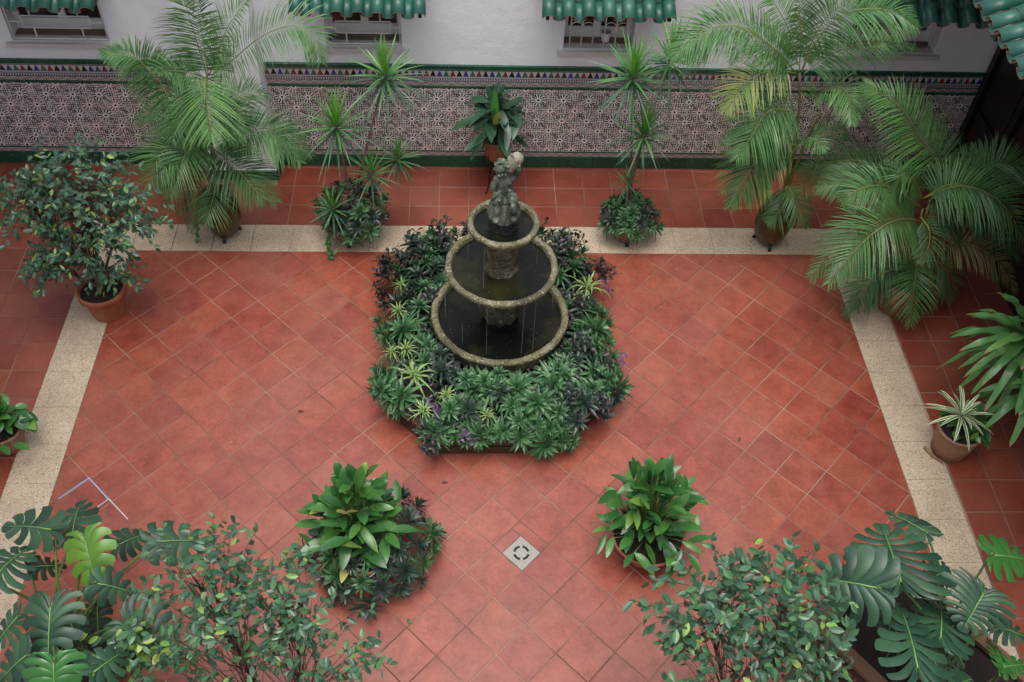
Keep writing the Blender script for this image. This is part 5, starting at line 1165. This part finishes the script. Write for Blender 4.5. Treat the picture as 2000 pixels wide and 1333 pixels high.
# ------------------------------------------------------------ small-leaved ficus trees
def ficus_leaf_mesh(mat, seed):
    m = MB(); blade(m, (0, 0, 0), (0, 1, 0), UP, 1, .46, MT[mat], lambda t: math.sin(math.pi * min(1, t * .95 + .04)) ** .8, .16, 5, .22); return m.mesh('leaf')
FL = {k: [ficus_leaf_mesh(k, i) for i in range(2)] for k in ('ficus', 'ficusb', 'ficusn')}
def ficus(name, label, base, nodes, twigs, leafL, seed, mats, parts=290, perT=9, trunk_r=.016, bark='bark', twl=.2, mx=lambda p: True, droop=.3):
    """nodes: [(centre, radii, weight)] clumps of the crown; twigs: number of twigs"""
    r = random.Random(seed); t = thing(name, label, 'tree', base); bs = V(base); wts = [n[2] for n in nodes]
    wood = Loc(base); lv = []
    forks = []
    for c, rad, w in nodes:
        c = V(c); k = spline([bs + rv(r, .02) * 1, bs + (c - bs) * .45 + rv(r, .05), c - UP * rad[2] * .35], 8); wood.tube(k, [trunk_r, trunk_r * .38], 7, MT[bark]); forks.append(k)
    for i in range(twigs):
        j = r.choices(range(len(nodes)), wts)[0]; c, rad, w = nodes[j]; c = V(c)
        u = rv(r, 1)
        while u.length > 1 or u.length < .35: u = rv(r, 1)
        e = c + V((u.x * rad[0], u.y * rad[1], u.z * rad[2])); a = r.choice(forks[j][4:])
        mid = (a + e) / 2 + UP * .05 + rv(r, .03); k = spline([a, mid, e], 8); wood.tube(k[::2], [.0036, .0012], 4, MT['twig'])
        d = (k[-1] - k[-3]).normalized(); d = (d + V((u.x, u.y, 0)) * .4 - UP * droop * .4).normalized(); q = spline([e, e + d * twl * .5, e + d * twl - UP * twl * droop], 8); wood.tube(q[::2], [.0018, .001], 3, MT['twig'])
        al = k[5:] + q
        for n_ in range(perT):
            p = al[int((n_ + .5) / perT * (len(al) - 1))]; ang = r.uniform(0, 6.28); o_ = d.orthogonal().normalized(); o_ = Matrix.Rotation(ang, 3, d) @ o_
            ld = (o_ * .8 + d * .55 + V((0, 0, -.25)) + rv(r, .2)).normalized(); nn = (UP + V((0, -.25, 0)) + rv(r, .55)).normalized()
            lv.append((p, ld, nn, leafL * r.uniform(.65, 1.15), r.choices(mats[0], mats[1])[0]))
    wood.build('branches', parent=t, smooth=True)
    lv.sort(key=lambda l: -(l[0].z + .3 * l[3] / leafL - l[0].y * .25))
    for p, ld, nn, s, k in lv[:parts]: obj('leaf', r.choice(FL[k]), t, mtx(p - bs, ld, nn, s))
    m = MB()
    for p, ld, nn, s, k in lv[parts:]: blade(m, p - bs, ld, nn, s, s * .46, MT[k], lambda t_: math.sin(math.pi * min(1, t_ * .95 + .04)) ** .8, .16, 3, .22)
    if m.f: m.build('foliage', parent=t, kind='stuff')
    return t
ficus('ficus_tree', 'bushy small-leaved ficus in the terracotta pot on the left', (PL[0], PL[1], .28),
      [((.25, .66, 1.34), (.42, .36, .20), 3), ((-.14, .56, 1.22), (.28, .30, .22), 2), ((.56, .56, 1.08), (.24, .28, .18), 1.5), ((.16, .48, .90), (.36, .24, .13), 1.6), ((-.10, .40, .70), (.16, .16, .10), .6), ((.30, .42, .62), (.22, .12, .08), .5)],
      330, .068, 51, (('ficus', 'ficusn'), (.965, .035)), perT=9, twl=.16)
ficus('ficus_tree', 'airy light green ficus rising past the lower left of the view', (2.35, -3.65, .35),
      [((1.85, -2.95, 1.50), (.32, .30, .22), 2.4), ((2.40, -2.98, 1.35), (.36, .28, .25), 2.6), ((2.05, -3.22, 1.35), (.42, .2, .3), 1.6), ((2.50, -3.28, 1.25), (.30, .2, .2), 1.4), ((1.75, -3.35, 1.1), (.25, .2, .15), 1)],
      160, .066, 52, (('ficusb', 'ficusn'), (.97, .03)), perT=9, trunk_r=.012, bark='twig', twl=.17)
ficus('ficus_tree', 'dark glossy ficus rising past the lower right of the view', (4.95, -3.75, .35),
      [((4.72, -3.05, 1.45), (.34, .25, .22), 2), ((5.15, -3.10, 1.45), (.30, .26, .24), 2.4), ((4.85, -3.38, 1.3), (.42, .2, .25), 1.8), ((5.25, -3.35, 1.2), (.28, .2, .2), 1.2)],
      150, .078, 53, (('ficusb', 'ficusn'), (.98, .02)), perT=9, trunk_r=.012, bark='twig', twl=.18)
ficus('young_ficus', 'small bright-leaved ficus shoot beside the left monstera', (1.35, -3.2, .4), [((1.42, -3.12, 1.15), (.20, .16, .12), 1)], 20, .085, 54, (('ficusb', 'ficusn'), (.6, .4)), perT=8, trunk_r=.008, twl=.14)
for k, (p, l) in enumerate((((2.35, -3.65, 0), 'terracotta pot of the airy ficus, just below the picture'), ((4.95, -3.75, 0), 'terracotta pot of the dark ficus, just below the picture'), ((1.35, -3.2, 0), 'terracotta pot of the small bright ficus'))):
    pot('terracotta_pot', l, p, [(.12, .003), (.13, .02), (.16, .22), (.17, .30)], MT['terracotta'], [(.17, .30), (.185, .303), (.187, .34), (.175, .35), (.16, .345)], (.158, .33))

# petals and flecks fallen on the floor
rf = random.Random(77); m = MB()
for k in range(46):
    x, y = rf.uniform(.3, 6.8), rf.uniform(-2.9, 1.2)
    if inbed(x, y, -.1): continue
    a = rf.uniform(0, 6.28); s_ = rf.uniform(.003, .008); c_, q_ = math.cos(a) * s_, math.sin(a) * s_
    m.add([(x - c_, y - q_, .0028), (x + q_ * .6, y - c_ * .6, .0035), (x + c_, y + q_, .0045), (x - q_ * .6, y + c_ * .6, .003)], [(0, 1, 2, 3)], MT['tapew'] if rf.random() < .5 else MT['twig'])
fl_ = m.build('fallen_flecks'); tag(fl_, 'tiny white and brown flecks scattered over the red floor', 'debris', kind='stuff')
for k, (x, y, l, mt) in enumerate(((1.95, -.62, 'dry dark leaf lying left of the bed', 'twig'), (2.95, -2.5, 'fallen green leaf on the tiles below the left leafy plant', 'ficusb'), (5.6, -.9, 'small fallen leaf in the middle of the right floor', 'twig'), (3.15, -1.32, 'brown leaf fallen in front of the bed', 'twig'))):
    m = MB(); blade(m, (0, 0, 0), (math.cos(k * 2.1), math.sin(k * 2.1), .12), UP, .055, .024, MT[mt], None, .3, 4, .3); o_ = m.build('fallen_leaf', smooth=True); o_.location = (x, y, .006); tag(o_, l, 'leaf')
